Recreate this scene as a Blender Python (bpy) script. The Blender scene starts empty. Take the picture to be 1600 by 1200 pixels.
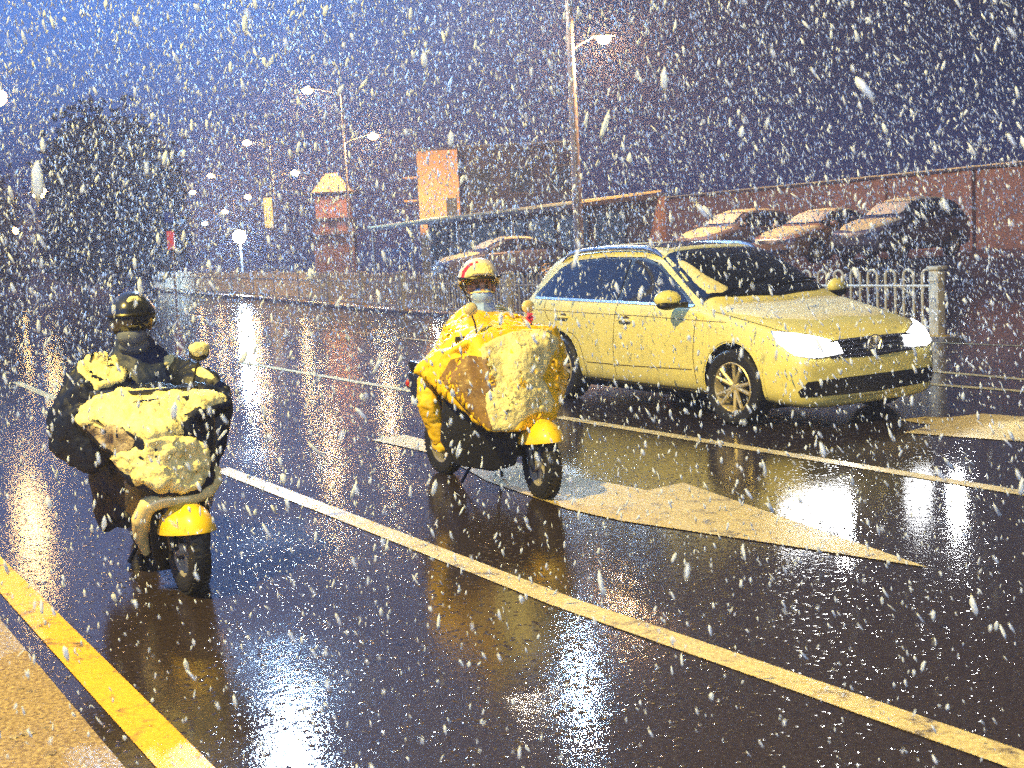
import bpy, bmesh, math, random
import numpy as np
from mathutils import Vector, Matrix, noise
from mathutils.bvhtree import BVHTree
from mathutils.geometry import delaunay_2d_cdt

random.seed(7)
rng = np.random.default_rng(11)
S = bpy.context.scene
C = S.collection

# ------------------------------------------------------------------ camera
F, PITCH, ROLL, CAM_H = 2000.0, 0.111, -0.049, 1.6
fw = Vector((0, math.cos(PITCH), -math.sin(PITCH)))
_r = Vector((1, 0, 0)); _u = _r.cross(fw)
camR = math.cos(ROLL) * _r + math.sin(ROLL) * _u
camU = -math.sin(ROLL) * _r + math.cos(ROLL) * _u
cam_data = bpy.data.cameras.new('camera'); cam = bpy.data.objects.new('camera', cam_data)
C.objects.link(cam); S.camera = cam
cam_data.sensor_width = 36; cam_data.lens = 36 * F / 1600; cam_data.clip_end = 2000; cam_data.clip_start = 0.05
m = Matrix.Identity(4)
for i in range(3):
    m[i][0] = camR[i]; m[i][1] = camU[i]; m[i][2] = -fw[i]
m[2][3] = CAM_H
cam.matrix_world = m
cam_data.dof.use_dof = True; cam_data.dof.focus_distance = 9.0; cam_data.dof.aperture_fstop = 7.0

# ------------------------------------------------------------------ world (night sky) and exposure
W = bpy.data.worlds.new('World'); S.world = W; W.use_nodes = True
nt = W.node_tree; nt.nodes.clear()
out = nt.nodes.new('ShaderNodeOutputWorld'); bg = nt.nodes.new('ShaderNodeBackground')
tc = nt.nodes.new('ShaderNodeTexCoord'); sep = nt.nodes.new('ShaderNodeSeparateXYZ')
nt.links.new(tc.outputs['Generated'], sep.inputs[0])
rx = nt.nodes.new('ShaderNodeMapRange'); rx.interpolation_type = 'SMOOTHSTEP'      # city glow on the left of the sky
rx.inputs['From Min'].default_value = .18; rx.inputs['From Max'].default_value = -.42
nt.links.new(sep.outputs['X'], rx.inputs['Value'])
rz = nt.nodes.new('ShaderNodeMapRange'); rz.interpolation_type = 'SMOOTHSTEP'
rz.inputs['From Min'].default_value = .02; rz.inputs['From Max'].default_value = .19
nt.links.new(sep.outputs['Z'], rz.inputs['Value'])
mul = nt.nodes.new('ShaderNodeMath'); mul.operation = 'MULTIPLY'; nt.links.new(rx.outputs[0], mul.inputs[0]); nt.links.new(rz.outputs[0], mul.inputs[1])
glow = nt.nodes.new('ShaderNodeMix'); glow.data_type = 'RGBA'; nt.links.new(mul.outputs[0], glow.inputs[0])
glow.inputs[6].default_value = (.0055, .006, .016, 1); glow.inputs[7].default_value = (.085, .29, .95, 1)
hzr = nt.nodes.new('ShaderNodeValToRGB'); nt.links.new(sep.outputs['Z'], hzr.inputs[0])
hzr.color_ramp.elements[0].color = (.050, .026, .046, 1); hzr.color_ramp.elements[1].color = (0, 0, 0, 1); hzr.color_ramp.elements[1].position = .09
add = nt.nodes.new('ShaderNodeMix'); add.data_type = 'RGBA'; add.blend_type = 'ADD'; add.inputs[0].default_value = 1
nt.links.new(glow.outputs[2], add.inputs[6]); nt.links.new(hzr.outputs[0], add.inputs[7])
nt.links.new(add.outputs[2], bg.inputs[0]); bg.inputs[1].default_value = 1.0
nt.links.new(bg.outputs[0], out.inputs[0])
S.view_settings.view_transform = 'Standard'; S.view_settings.look = 'None'
S.view_settings.exposure = 0.0; S.view_settings.gamma = 1
S.render.engine = 'CYCLES'
S.cycles.use_denoising = False
S.cycles.max_bounces = 5; S.cycles.diffuse_bounces = 2; S.cycles.glossy_bounces = 3
S.cycles.transparent_max_bounces = 12; S.cycles.volume_bounces = 0
S.cycles.sample_clamp_indirect = 14; S.cycles.caustics_reflective = False; S.cycles.caustics_refractive = False
S.cycles.volume_step_rate = 4

SODIUM = (1.0, 0.60, 0.17); KEYCOL = (1.0, 0.73, 0.12); LED = (0.34, 0.60, 1.0)

# ------------------------------------------------------------------ small helpers
def pray(px, py): return fw + camR * ((px - 800) / F) - camU * ((py - 600) / F)
def ground(px, py, z=0.0):
    d = pray(px, py); t = (z - CAM_H) / d.z
    return Vector((d.x * t, d.y * t, z))
def at(px, py, Y):
    d = pray(px, py); t = Y / d.y
    return Vector((d.x * t, Y, CAM_H + d.z * t))

LD = Vector((math.cos(-1.02), math.sin(-1.02), 0)); LN = Vector((-LD.y, LD.x, 0))
def road(u, n, z=0.0): return LD * u + LN * n + Vector((0, 0, z))

def tag(o, label=None, cat=None, group=None, kind=None):
    if label: o['label'] = label
    if cat: o['category'] = cat
    if group: o['group'] = group
    if kind: o['kind'] = kind
    return o
def empty(name, loc=(0, 0, 0), rz=0.0, label=None, cat=None, group=None):
    o = bpy.data.objects.new(name, None); C.objects.link(o); o.location = loc; o.rotation_euler = (0, 0, rz)
    o.empty_display_size = .2
    return tag(o, label, cat, group)
def kids(o): return [x for x in bpy.data.objects if x.parent == o]
def copy_tree(o, parent=None):
    c = o.copy(); C.objects.link(c); c.parent = parent
    for ch in kids(o): copy_tree(ch, c)
    return c

def from_bm(name, bm, mats, parent=None, smooth=True, angle=None):
    me = bpy.data.meshes.new(name)
    bmesh.ops.recalc_face_normals(bm, faces=bm.faces)
    bm.to_mesh(me); bm.free()
    if not isinstance(mats, (list, tuple)): mats = [mats]
    for mm in mats: me.materials.append(mm)
    me.polygons.foreach_set('use_smooth', [smooth] * len(me.polygons))
    o = bpy.data.objects.new(name, me); C.objects.link(o); o.parent = parent
    if smooth and angle:
        try: me.set_sharp_from_angle(angle=math.radians(angle))
        except Exception: pass
    return o

class MB:
    def __init__(s): s.bm = bmesh.new()
    def box(s, c, size, rot=None, bevel=0.0):
        M = Matrix.Translation(Vector(c)) @ ((rot.to_4x4()) if rot is not None else Matrix.Identity(4)) @ Matrix.Diagonal((size[0], size[1], size[2], 1))
        r = bmesh.ops.create_cube(s.bm, size=1, matrix=M)
        if bevel:
            es = list({e for v in r['verts'] for e in v.link_edges})
            bmesh.ops.bevel(s.bm, geom=es, offset=bevel, segments=2, affect='EDGES', profile=.6)
        return s
    def ball(s, c, r, rot=None, seg=16):
        if not isinstance(r, (tuple, list)): r = (r, r, r)
        M = Matrix.Translation(Vector(c)) @ ((rot.to_4x4()) if rot is not None else Matrix.Identity(4)) @ Matrix.Diagonal((r[0], r[1], r[2], 1))
        bmesh.ops.create_uvsphere(s.bm, u_segments=seg, v_segments=max(6, seg // 2 + 2), radius=1, matrix=M)
        return s
    def tube(s, pts, rad, seg=8, cap=True):
        pts = [Vector(p) for p in pts]; n = len(pts)
        if not isinstance(rad, (list, tuple)): rad = [rad] * n
        rings = []; up = None
        for i, p in enumerate(pts):
            t = (pts[min(i + 1, n - 1)] - pts[max(i - 1, 0)]).normalized()
            if up is None:
                up = Vector((0, 0, 1)) if abs(t.z) < .9 else Vector((1, 0, 0))
            a = t.cross(up).normalized(); b = a.cross(t).normalized(); up = b
            rings.append([s.bm.verts.new(p + (a * math.cos(k * 2 * math.pi / seg) + b * math.sin(k * 2 * math.pi / seg)) * rad[i]) for k in range(seg)])
        for i in range(n - 1):
            for k in range(seg):
                s.bm.faces.new((rings[i][k], rings[i][(k + 1) % seg], rings[i + 1][(k + 1) % seg], rings[i + 1][k]))
        if cap:
            s.bm.faces.new(rings[0][::-1]); s.bm.faces.new(rings[-1])
        return s
    def lathe(s, prof, M=None, seg=32, closed=False):
        M = M or Matrix.Identity(4); rings = []
        for (r, z) in prof:
            rings.append([s.bm.verts.new(M @ Vector((r * math.cos(k * 2 * math.pi / seg), r * math.sin(k * 2 * math.pi / seg), z))) for k in range(seg)])
        n = len(rings)
        for i in range(n if closed else n - 1):
            j = (i + 1) % n
            for k in range(seg):
                s.bm.faces.new((rings[i][k], rings[i][(k + 1) % seg], rings[j][(k + 1) % seg], rings[j][k]))
        return s
    def hull(s, pts):
        vs = [s.bm.verts.new(Vector(p)) for p in pts]
        r = bmesh.ops.convex_hull(s.bm, input=vs)
        bmesh.ops.delete(s.bm, geom=[v for v in r['geom_interior'] if isinstance(v, bmesh.types.BMVert)], context='VERTS')
        return s
    def poly(s, pts, thick=None, d=Vector((0, 0, 1))):
        vs = [s.bm.verts.new(Vector(p)) for p in pts]; f = s.bm.faces.new(vs)
        if thick:
            r = bmesh.ops.extrude_face_region(s.bm, geom=[f])
            bmesh.ops.translate(s.bm, vec=d * thick, verts=[v for v in r['geom'] if isinstance(v, bmesh.types.BMVert)])
        return s
    def build(s, name, mat, parent=None, smooth=True, angle=40):
        return from_bm(name, s.bm, mat, parent, smooth, angle)

def fnoise(p, f, oct=3):
    v = 0; a = 1; t = 0
    for _ in range(oct):
        v += a * noise.noise(Vector(p) * f); t += a; a *= .5; f *= 2.1
    return v / t

def melt(mb, name, mat, parent, voxel=.015, smooth=3, disp=None):
    """fuse the shapes of a builder into one skin"""
    me = bpy.data.meshes.new('tmp'); mb.bm.to_mesh(me); mb.bm.free()
    o = bpy.data.objects.new('tmp', me); C.objects.link(o)
    r = o.modifiers.new('r', 'REMESH'); r.mode = 'VOXEL'; r.voxel_size = voxel; r.use_smooth_shade = True
    if smooth:
        q = o.modifiers.new('s', 'SMOOTH'); q.factor = .5; q.iterations = smooth
    dg = bpy.context.evaluated_depsgraph_get(); dg.update()
    m2 = bpy.data.meshes.new_from_object(o.evaluated_get(dg))
    bpy.data.objects.remove(o)
    m2.name = name; m2.materials.clear(); m2.materials.append(mat)
    if disp:
        for v in m2.vertices:
            v.co = v.co + v.normal * disp(v.co)
    m2.polygons.foreach_set('use_smooth', [True] * len(m2.polygons))
    o = bpy.data.objects.new(name, m2); C.objects.link(o); o.parent = parent
    return o

def bvh(o):
    me = o.data
    return BVHTree.FromPolygons([v.co.copy() for v in me.vertices], [tuple(p.vertices) for p in me.polygons])

def densify(poly, step):
    out = []
    for i, a in enumerate(poly):
        a = Vector(a); b = Vector(poly[(i + 1) % len(poly)]); n = max(1, int((b - a).length / step))
        for k in range(n): out.append(a.lerp(b, k / n))
    return out
def seg_dist(p, a, b):
    ab = b - a; t = max(0, min(1, (p - a).dot(ab) / max(1e-9, ab.dot(ab)))); return (p - (a + ab * t)).length
def inside(p, poly):
    c = False; n = len(poly)
    for i in range(n):
        a = poly[i]; b = poly[(i + 1) % n]
        if (a.y > p.y) != (b.y > p.y) and p.x < (b.x - a.x) * (p.y - a.y) / (b.y - a.y) + a.x: c = not c
    return c

def patch(name, poly, frame, tree, mat, parent, off=.004, step=.03, thick=0.0, lump=None, edge=.04, rim=True, smooth=True):
    """lay a 2D outline on a surface. frame=(origin, ax, ay, direction of projection)"""
    O, ax, ay, dr = [Vector(q) for q in frame]; dr = dr.normalized()
    P = densify([Vector(q) for q in poly], step); n = len(P)
    xs = [p.x for p in P]; ys = [p.y for p in P]; pts = list(P)
    gx, gy = np.meshgrid(np.arange(min(xs) + step / 2, max(xs), step), np.arange(min(ys) + step / 2, max(ys), step))
    gx = gx.ravel(); gy = gy.ravel()
    if len(gx):
        gx = gx + (rng.random(len(gx)) - .5) * step * .25; gy = gy + (rng.random(len(gy)) - .5) * step * .25
        A = np.array([(q.x, q.y) for q in P]); B = np.roll(A, -1, 0); ins = np.zeros(len(gx), bool); dm = np.full(len(gx), 1e9)
        for (ax_, ay_), (bx_, by_) in zip(A, B):
            cond = ((ay_ > gy) != (by_ > gy))
            with np.errstate(divide='ignore', invalid='ignore'):
                ins ^= cond & (gx < (bx_ - ax_) * (gy - ay_) / (by_ - ay_ if by_ != ay_ else 1e-12) + ax_)
            dm = np.minimum(dm, np.hypot(gx - ax_, gy - ay_))
        for X, Y_ in zip(gx[ins & (dm > step * .45)], gy[ins & (dm > step * .45)]): pts.append(Vector((X, Y_)))
    vs, es, fs, *_ = delaunay_2d_cdt(pts, [(i, (i + 1) % n) for i in range(n)], [], 1, 1e-6)
    bm = bmesh.new(); top = []; PV = [Vector(p) for p in P]
    for v in vs:
        w = O + ax * v.x + ay * v.y
        hit, nrm, _, _ = tree.ray_cast(w - dr * 3, dr)
        if hit is None:
            hit, nrm, _, _ = tree.find_nearest(w)
        if nrm.dot(dr) > 0: nrm = -nrm
        h = off
        if lump:
            db = min(seg_dist(Vector(v), PV[i], PV[(i + 1) % n]) for i in range(n))
            e = min(1, db / edge); e = e * (2 - e)
            h = off + lump(hit) * e - .010 * (1 - e)
        top.append(bm.verts.new(hit + nrm * h))
    for f in fs:
        try: bm.faces.new([top[i] for i in f])
        except Exception: pass
    bmesh.ops.recalc_face_normals(bm, faces=bm.faces)
    s = sum((f.normal.dot(dr) * f.calc_area() for f in bm.faces))
    if s > 0: bmesh.ops.reverse_faces(bm, faces=bm.faces)
    me = bpy.data.meshes.new(name)
    if thick:
        bm.normal_update()
        r = bmesh.ops.solidify(bm, geom=list(bm.faces), thickness=thick)
    bm.to_mesh(me); bm.free(); me.materials.append(mat)
    me.polygons.foreach_set('use_smooth', [smooth] * len(me.polygons))
    o = bpy.data.objects.new(name, me); C.objects.link(o); o.parent = parent
    return o

# ------------------------------------------------------------------ materials
def mat(name, col, rough=.5, metal=0.0, spec=.5, coat=0.0, emis=None, es=0.0, noise_amt=0.0, nscale=8, bump=0.0, bscale=30, col2=None, sss=0.0, rvar=0.0, detail=5, sheen=0):
    M = bpy.data.materials.new(name); M.use_nodes = True; n = M.node_tree; b = n.nodes['Principled BSDF']
    b.inputs['Base Color'].default_value = (*col, 1); b.inputs['Roughness'].default_value = rough
    b.inputs['Metallic'].default_value = metal; b.inputs['Specular IOR Level'].default_value = spec
    b.inputs['Coat Weight'].default_value = coat; b.inputs['Coat Roughness'].default_value = .06
    if sheen: b.inputs['Sheen Weight'].default_value = sheen
    if sss:
        b.inputs['Subsurface Weight'].default_value = sss; b.inputs['Subsurface Radius'].default_value = (.02, .02, .02); b.inputs['Subsurface Scale'].default_value = .5
    if emis: b.inputs['Emission Color'].default_value = (*emis, 1); b.inputs['Emission Strength'].default_value = es
    tc = n.nodes.new('ShaderNodeTexCoord')
    if noise_amt or col2:
        t = n.nodes.new('ShaderNodeTexNoise'); t.inputs['Scale'].default_value = nscale; t.inputs['Detail'].default_value = detail; t.inputs['Roughness'].default_value = .6
        n.links.new(tc.outputs['Object'], t.inputs['Vector'])
        cr = n.nodes.new('ShaderNodeValToRGB'); cr.color_ramp.elements[0].position = .35; cr.color_ramp.elements[1].position = .65
        c2 = col2 or tuple(c * (1 - noise_amt) for c in col)
        cr.color_ramp.elements[0].color = (*c2, 1); cr.color_ramp.elements[1].color = (*col, 1)
        n.links.new(t.outputs['Fac'], cr.inputs[0]); n.links.new(cr.outputs[0], b.inputs['Base Color'])
        if rvar:
            mr = n.nodes.new('ShaderNodeMapRange'); mr.inputs['To Min'].default_value = max(0.02, rough - rvar); mr.inputs['To Max'].default_value = rough + rvar
            n.links.new(t.outputs['Fac'], mr.inputs['Value']); n.links.new(mr.outputs[0], b.inputs['Roughness'])
    if bump:
        t = n.nodes.new('ShaderNodeTexNoise'); t.inputs['Scale'].default_value = bscale; t.inputs['Detail'].default_value = 6
        n.links.new(tc.outputs['Object'], t.inputs['Vector'])
        bp = n.nodes.new('ShaderNodeBump'); bp.inputs['Strength'].default_value = bump; bp.inputs['Distance'].default_value = .02
        n.links.new(t.outputs['Fac'], bp.inputs['Height']); n.links.new(bp.outputs[0], b.inputs['Normal'])
    return M

def wet_ground(name, col, col2, r0, r1, bump=.25, spec=.55, k=1.0, wear=False):
    M = bpy.data.materials.new(name); M.use_nodes = True; n = M.node_tree; b = n.nodes['Principled BSDF']
    L = n.links.new; N = n.nodes.new
    tc = N('ShaderNodeTexCoord')
    big = N('ShaderNodeTexNoise'); big.inputs['Scale'].default_value = .55; big.inputs['Detail'].default_value = 4
    L(tc.outputs['Object'], big.inputs['Vector'])
    mr = N('ShaderNodeMapRange'); mr.inputs['From Min'].default_value = .4; mr.inputs['From Max'].default_value = .62
    mr.inputs['To Min'].default_value = r0; mr.inputs['To Max'].default_value = r1
    L(big.outputs['Fac'], mr.inputs['Value']); L(mr.outputs[0], b.inputs['Roughness'])
    fine = N('ShaderNodeTexNoise'); fine.inputs['Scale'].default_value = 60; fine.inputs['Detail'].default_value = 5
    L(tc.outputs['Object'], fine.inputs['Vector'])
    cr = N('ShaderNodeValToRGB'); cr.color_ramp.elements[0].position = .35; cr.color_ramp.elements[1].position = .7
    cr.color_ramp.elements[0].color = (*col2, 1); cr.color_ramp.elements[1].color = (*col, 1)
    L(fine.outputs['Fac'], cr.inputs[0])
    if wear:
        wn = N('ShaderNodeTexNoise'); wn.inputs['Scale'].default_value = 5; wn.inputs['Detail'].default_value = 10; wn.inputs['Roughness'].default_value = .72
        L(tc.outputs['Object'], wn.inputs['Vector'])
        wr = N('ShaderNodeMapRange'); wr.inputs['From Min'].default_value = .36; wr.inputs['From Max'].default_value = .46
        L(wn.outputs['Fac'], wr.inputs['Value'])
        wm = N('ShaderNodeMix'); wm.data_type = 'RGBA'; L(wr.outputs[0], wm.inputs[0]); wm.inputs[6].default_value = (.10, .08, .07, 1)
        L(cr.outputs[0], wm.inputs[7]); L(wm.outputs[2], b.inputs['Base Color'])
    else: L(cr.outputs[0], b.inputs['Base Color'])
    b.inputs['Specular IOR Level'].default_value = .55
    # ripples of slush and meltwater + grain
    w = N('ShaderNodeTexNoise'); w.inputs['Scale'].default_value = 17; w.inputs['Detail'].default_value = 3
    L(tc.outputs['Object'], w.inputs['Vector'])
    g = N('ShaderNodeTexNoise'); g.inputs['Scale'].default_value = 95; g.inputs['Detail'].default_value = 2
    L(tc.outputs['Object'], g.inputs['Vector'])
    b1 = N('ShaderNodeBump'); b1.inputs['Strength'].default_value = bump; b1.inputs['Distance'].default_value = .0030 * k
    b2 = N('ShaderNodeBump'); b2.inputs['Strength'].default_value = bump; b2.inputs['Distance'].default_value = .0016 * k
    L(w.outputs['Fac'], b1.inputs['Height']); L(g.outputs['Fac'], b2.inputs['Height']); L(b1.outputs[0], b2.inputs['Normal'])
    # pits left by landing drops: sparse sharp dimples that glint
    vo = N('ShaderNodeTexVoronoi'); vo.inputs['Scale'].default_value = 24; vo.inputs['Randomness'].default_value = 1
    L(tc.outputs['Object'], vo.inputs['Vector'])
    vr = N('ShaderNodeMapRange'); vr.inputs['From Min'].default_value = 0; vr.inputs['From Max'].default_value = .34; vr.inputs['To Min'].default_value = 1; vr.inputs['To Max'].default_value = 0
    vr.interpolation_type = 'SMOOTHSTEP'; L(vo.outputs['Distance'], vr.inputs['Value'])
    b3 = N('ShaderNodeBump'); b3.inputs['Strength'].default_value = min(1, bump * 2.2); b3.inputs['Distance'].default_value = .0030
    L(vr.outputs[0], b3.inputs['Height']); L(b2.outputs[0], b3.inputs['Normal'])
    L(b3.outputs[0], b.inputs['Normal']); b.inputs['Specular IOR Level'].default_value = spec
    return M

M_asph = wet_ground('wet_asphalt', (.042, .031, .034), (.020, .015, .018), .035, .12, .30)
M_white = wet_ground('worn_white_paint', (.70, .56, .25), (.42, .33, .14), .40, .62, .35, .3, wear=True)
M_yellow = wet_ground('yellow_paint', (.80, .46, .03), (.62, .34, .02), .40, .62, .35, .3, wear=True)
M_patch = wet_ground('faded_paint', (.30, .27, .21), (.14, .12, .10), .2, .4, .3)
M_slush = wet_ground('slushy_pavement', (.44, .34, .17), (.14, .09, .045), .30, .6, .9, .5, 3.0)
M_pave = wet_ground('wet_paving', (.10, .07, .07), (.05, .035, .04), .2, .45, .4)
M_snow = mat('snow', (.92, .86, .46), .75, bump=.7, bscale=45, col2=(.78, .68, .30), nscale=30, spec=.3)
M_slushbrown = mat('thin_wet_snow', (.50, .42, .30), .55, bump=.8, bscale=40, col2=(.16, .12, .09), nscale=14)
M_car = mat('yellow_car_paint', (.95, .85, .27), .30, coat=.7, noise_amt=.06, nscale=3)
M_glass = mat('dark_window_glass', (.010, .012, .020), .06, spec=.9, coat=.6)
M_black = mat('black_trim', (.012, .012, .014), .35)
M_well = mat('wheel_well', (.006, .006, .007), .8)
M_tyre = mat('tyre_rubber', (.018, .018, .020), .55, bump=.4, bscale=60)
M_chrome = mat('chrome', (.85, .85, .82), .32, metal=1.0)
M_rim = mat('alloy_rim', (.80, .68, .38), .35, metal=.55)
M_seam_and_shade = mat('gap_and_crease_shade', (.10, .07, .02), .6)  # gap colour, also painted on as crease and handle recess shade
M_head = mat('lit_headlamp', (1, 1, 1), .2, emis=(.95, .97, 1), es=40)
M_lamp = mat('lit_sodium_lamp', (1, .9, .7), .3, emis=(1, .56, .17), es=110)
M_led = mat('lit_white_lamp', (1, 1, 1), .3, emis=(.66, .84, 1), es=380)
M_led2 = mat('lit_white_spot', (1, 1, 1), .3, emis=(.66, .84, 1), es=70)
M_pole = mat('galvanised_pole', (.42, .40, .38), .4, metal=.3, noise_amt=.3, nscale=5)
M_fence = mat('cream_painted_rail', (.86, .77, .54), .42, noise_amt=.25, nscale=6, bump=.1)
M_kerb = mat('wet_kerb_stone', (.30, .26, .22), .35, noise_amt=.4, nscale=7, bump=.3)
M_plastic = mat('black_plastic', (.016, .017, .024), .32, coat=.2, bump=.08)
M_fender = mat('yellow_fender', (.90, .60, .02), .30, coat=.5)
M_cream = mat('cream_scooter_panel', (.80, .68, .34), .35, coat=.3, noise_amt=.15)
M_poncho = mat('yellow_raincoat', (.92, .58, .006), .50, bump=.25, bscale=14, noise_amt=.12, nscale=7)
M_ponchowet = mat('wet_brown_raincoat', (.32, .19, .05), .4, bump=.4, bscale=22, col2=(.17, .10, .035), nscale=9)
M_navy = mat('wet_navy_coat', (.004, .009, .040), .50, bump=.45, bscale=20, noise_amt=.4, nscale=9, spec=.35)
M_navy2 = mat('navy_jacket', (.008, .022, .095), .6, bump=.4, bscale=30, noise_amt=.4, nscale=12)
M_skin = mat('skin', (.36, .21, .15), .5)
M_eye = mat('eye', (.02, .015, .01), .2)
M_mask = mat('grey_mask', (.10, .12, .19), .7, bump=.3)
M_maskb = mat('pale_blue_mask', (.28, .45, 1.0), .6, bump=.2)
M_helm = mat('white_helmet', (.78, .74, .72), .25, coat=.5)
M_helmd = mat('dark_helmet', (.02, .024, .035), .2, coat=.6)
M_red = mat('red_stripe', (.55, .03, .05), .35)
M_ribbon = mat('pink_ribbon', (.75, .06, .18), .5)
M_boot = mat('black_boot', (.015, .015, .018), .4)
M_plate = mat('blue_plate', (.015, .025, .10), .35)
M_brick = mat('brick_red_wall', (.34, .20, .13), .75, noise_amt=.35, nscale=2.2, bump=.5, bscale=12)
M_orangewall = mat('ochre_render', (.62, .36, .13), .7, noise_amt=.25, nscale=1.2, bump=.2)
M_dark = mat('dark_facade', (.05, .045, .06), .7, noise_amt=.4, nscale=.7)
M_leaf = mat('night_foliage', (.016, .020, .022), .7, noise_amt=.4, nscale=3)
M_bark = mat('bark', (.05, .04, .04), .9, bump=.6)

# falling snow: thin translucent ice, lit by the lamps
M_flake = bpy.data.materials.new('snowflake'); M_flake.use_nodes = True
n = M_flake.node_tree; n.nodes.clear()
o_ = n.nodes.new('ShaderNodeOutputMaterial'); d_ = n.nodes.new('ShaderNodeBsdfDiffuse'); t_ = n.nodes.new('ShaderNodeBsdfTranslucent'); mx = n.nodes.new('ShaderNodeMixShader')
d_.inputs[0].default_value = (.84, .90, 1, 1); t_.inputs[0].default_value = (.84, .92, 1, 1); mx.inputs[0].default_value = .5
n.links.new(d_.outputs[0], mx.inputs[1]); n.links.new(t_.outputs[0], mx.inputs[2]); n.links.new(mx.outputs[0], o_.inputs[0])

def point(name, loc, power, col, r=.12, parent=None, spot=None, aim=None, blend=.5):
    l = bpy.data.lights.new(name, 'SPOT' if spot else 'POINT'); l.energy = power; l.color = col; l.shadow_soft_size = r; l.specular_factor = .08
    o = bpy.data.objects.new(name, l); C.objects.link(o); o.parent = parent; o.location = loc
    if spot:
        l.spot_size = spot; l.spot_blend = blend
        o.rotation_euler = Vector(aim).to_track_quat('-Z', 'Y').to_euler()
    return o

# ------------------------------------------------------------------ ground, road, markings
def sheet(name, pts, z, m, label=None, cat=None, kind=None, parent=None, thick=None):
    mb = MB(); mb.poly([Vector((p[0], p[1], z)) for p in pts], thick, Vector((0, 0, -1)))
    o = mb.build(name, m, parent, smooth=False)
    return tag(o, label, cat, None, kind)
sheet('ground', [(-900, -60), (900, -60), (900, 1500), (-900, 1500)], -.02, M_pave, kind='structure')
sheet('road', [road(40, .75), road(40, 60), road(-420, 60), road(-420, -60), road(-120, -60), road(-60, .75)], 0, M_asph, kind='structure')
mb = MB(); a, b, c, d = road(40, .93), road(-60, .93), road(-60, -30), road(40, -30)
mb.poly([a, b, c, d], .035, Vector((0, 0, 1)))
tag(mb.build('pavement', M_slush, None, False), kind='structure')

def stripe(name, line, w, m, label, cat='road marking', group='road markings', z=.004):
    L = [Vector((p[0], p[1], 0)) for p in line]; l = []; r = []
    for i, p in enumerate(L):
        t = (L[min(i + 1, len(L) - 1)] - L[max(i - 1, 0)]).normalized(); nn = Vector((-t.y, t.x, 0)) * w / 2
        l.append(p + nn); r.append(p - nn)
    mb = MB()
    for i in range(len(L) - 1):
        mb.poly([v + Vector((0, 0, z)) for v in (l[i], l[i + 1], r[i + 1], r[i])])
    bmesh.ops.remove_doubles(mb.bm, verts=mb.bm.verts, dist=1e-4)
    return tag(mb.build(name, m, None, False), label, cat, group)
G = ground
def G2(px, py): return ground(px, py)
far_y = G(0, 895)
stripe('edge_line', [road(-30, 1.16), road(-7.2, 1.115), road(3, 1.085)], .15, M_yellow, 'thick bright yellow edge line beside the pavement in the near left corner')
stripe('lane_line', [G(345, 733), G(560, 816), G(879, 941), G(1160, 1038), G(1620, 1199)], .135, M_white, 'long worn lane line crossing the foreground below both scooters')
stripe('lane_line', [G(25, 597), G(92, 626)], .12, M_white, 'short lane line dash at far left beside the dark rider')
stripe('lane_line', [G(375, 566), G(660, 614)], .12, M_white, 'thin lane line dash behind the yellow raincoat rider, left of the scooter')
stripe('lane_line', [G(872, 652), G(1240, 712), G(1660, 781)], .12, M_white, 'long lane line passing just below the yellow car wheels')
stripe('lane_line', [G(430, 505), G(690, 535), G(850, 545)], .12, M_white, 'thin lane line near the fence foot, leading behind the car')
stripe('lane_line', [G(1380, 574), G(1680, 600)], .12, M_white, 'upper line of the double line right of the car bumper')
stripe('lane_line', [G(1380, 595), G(1680, 618)], .12, M_white, 'lower line of the double line right of the car bumper')
stripe('kerb_line', [G(1400, 533), G(1800, 549)], .10, M_white, 'thin pale line running right from the gate post foot')

def arrow(px, z, label, m=M_white):
    pts = [G(*q) for q in px]
    mb = MB(); mb.poly([Vector((p.x, p.y, z)) for p in pts])
    return tag(mb.build('road_arrow', m, None, False), label, 'road marking', 'arrows painted on the lanes')
arrow([(580, 688), (632, 680), (700, 697), (880, 742), (1012, 767), (1068, 755), (1450, 888), (1160, 843), (972, 815), (886, 796), (760, 752), (690, 712)], .005, 'large pale arrow on the road between the scooter and the near lane line')
arrow([(1405, 657), (1445, 652), (1480, 653), (1535, 647), (1640, 655), (1720, 668), (1700, 697), (1560, 688), (1412, 677), (1455, 665)], .005, 'pale arrow on the lane at the right edge below the car bumper')

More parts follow.
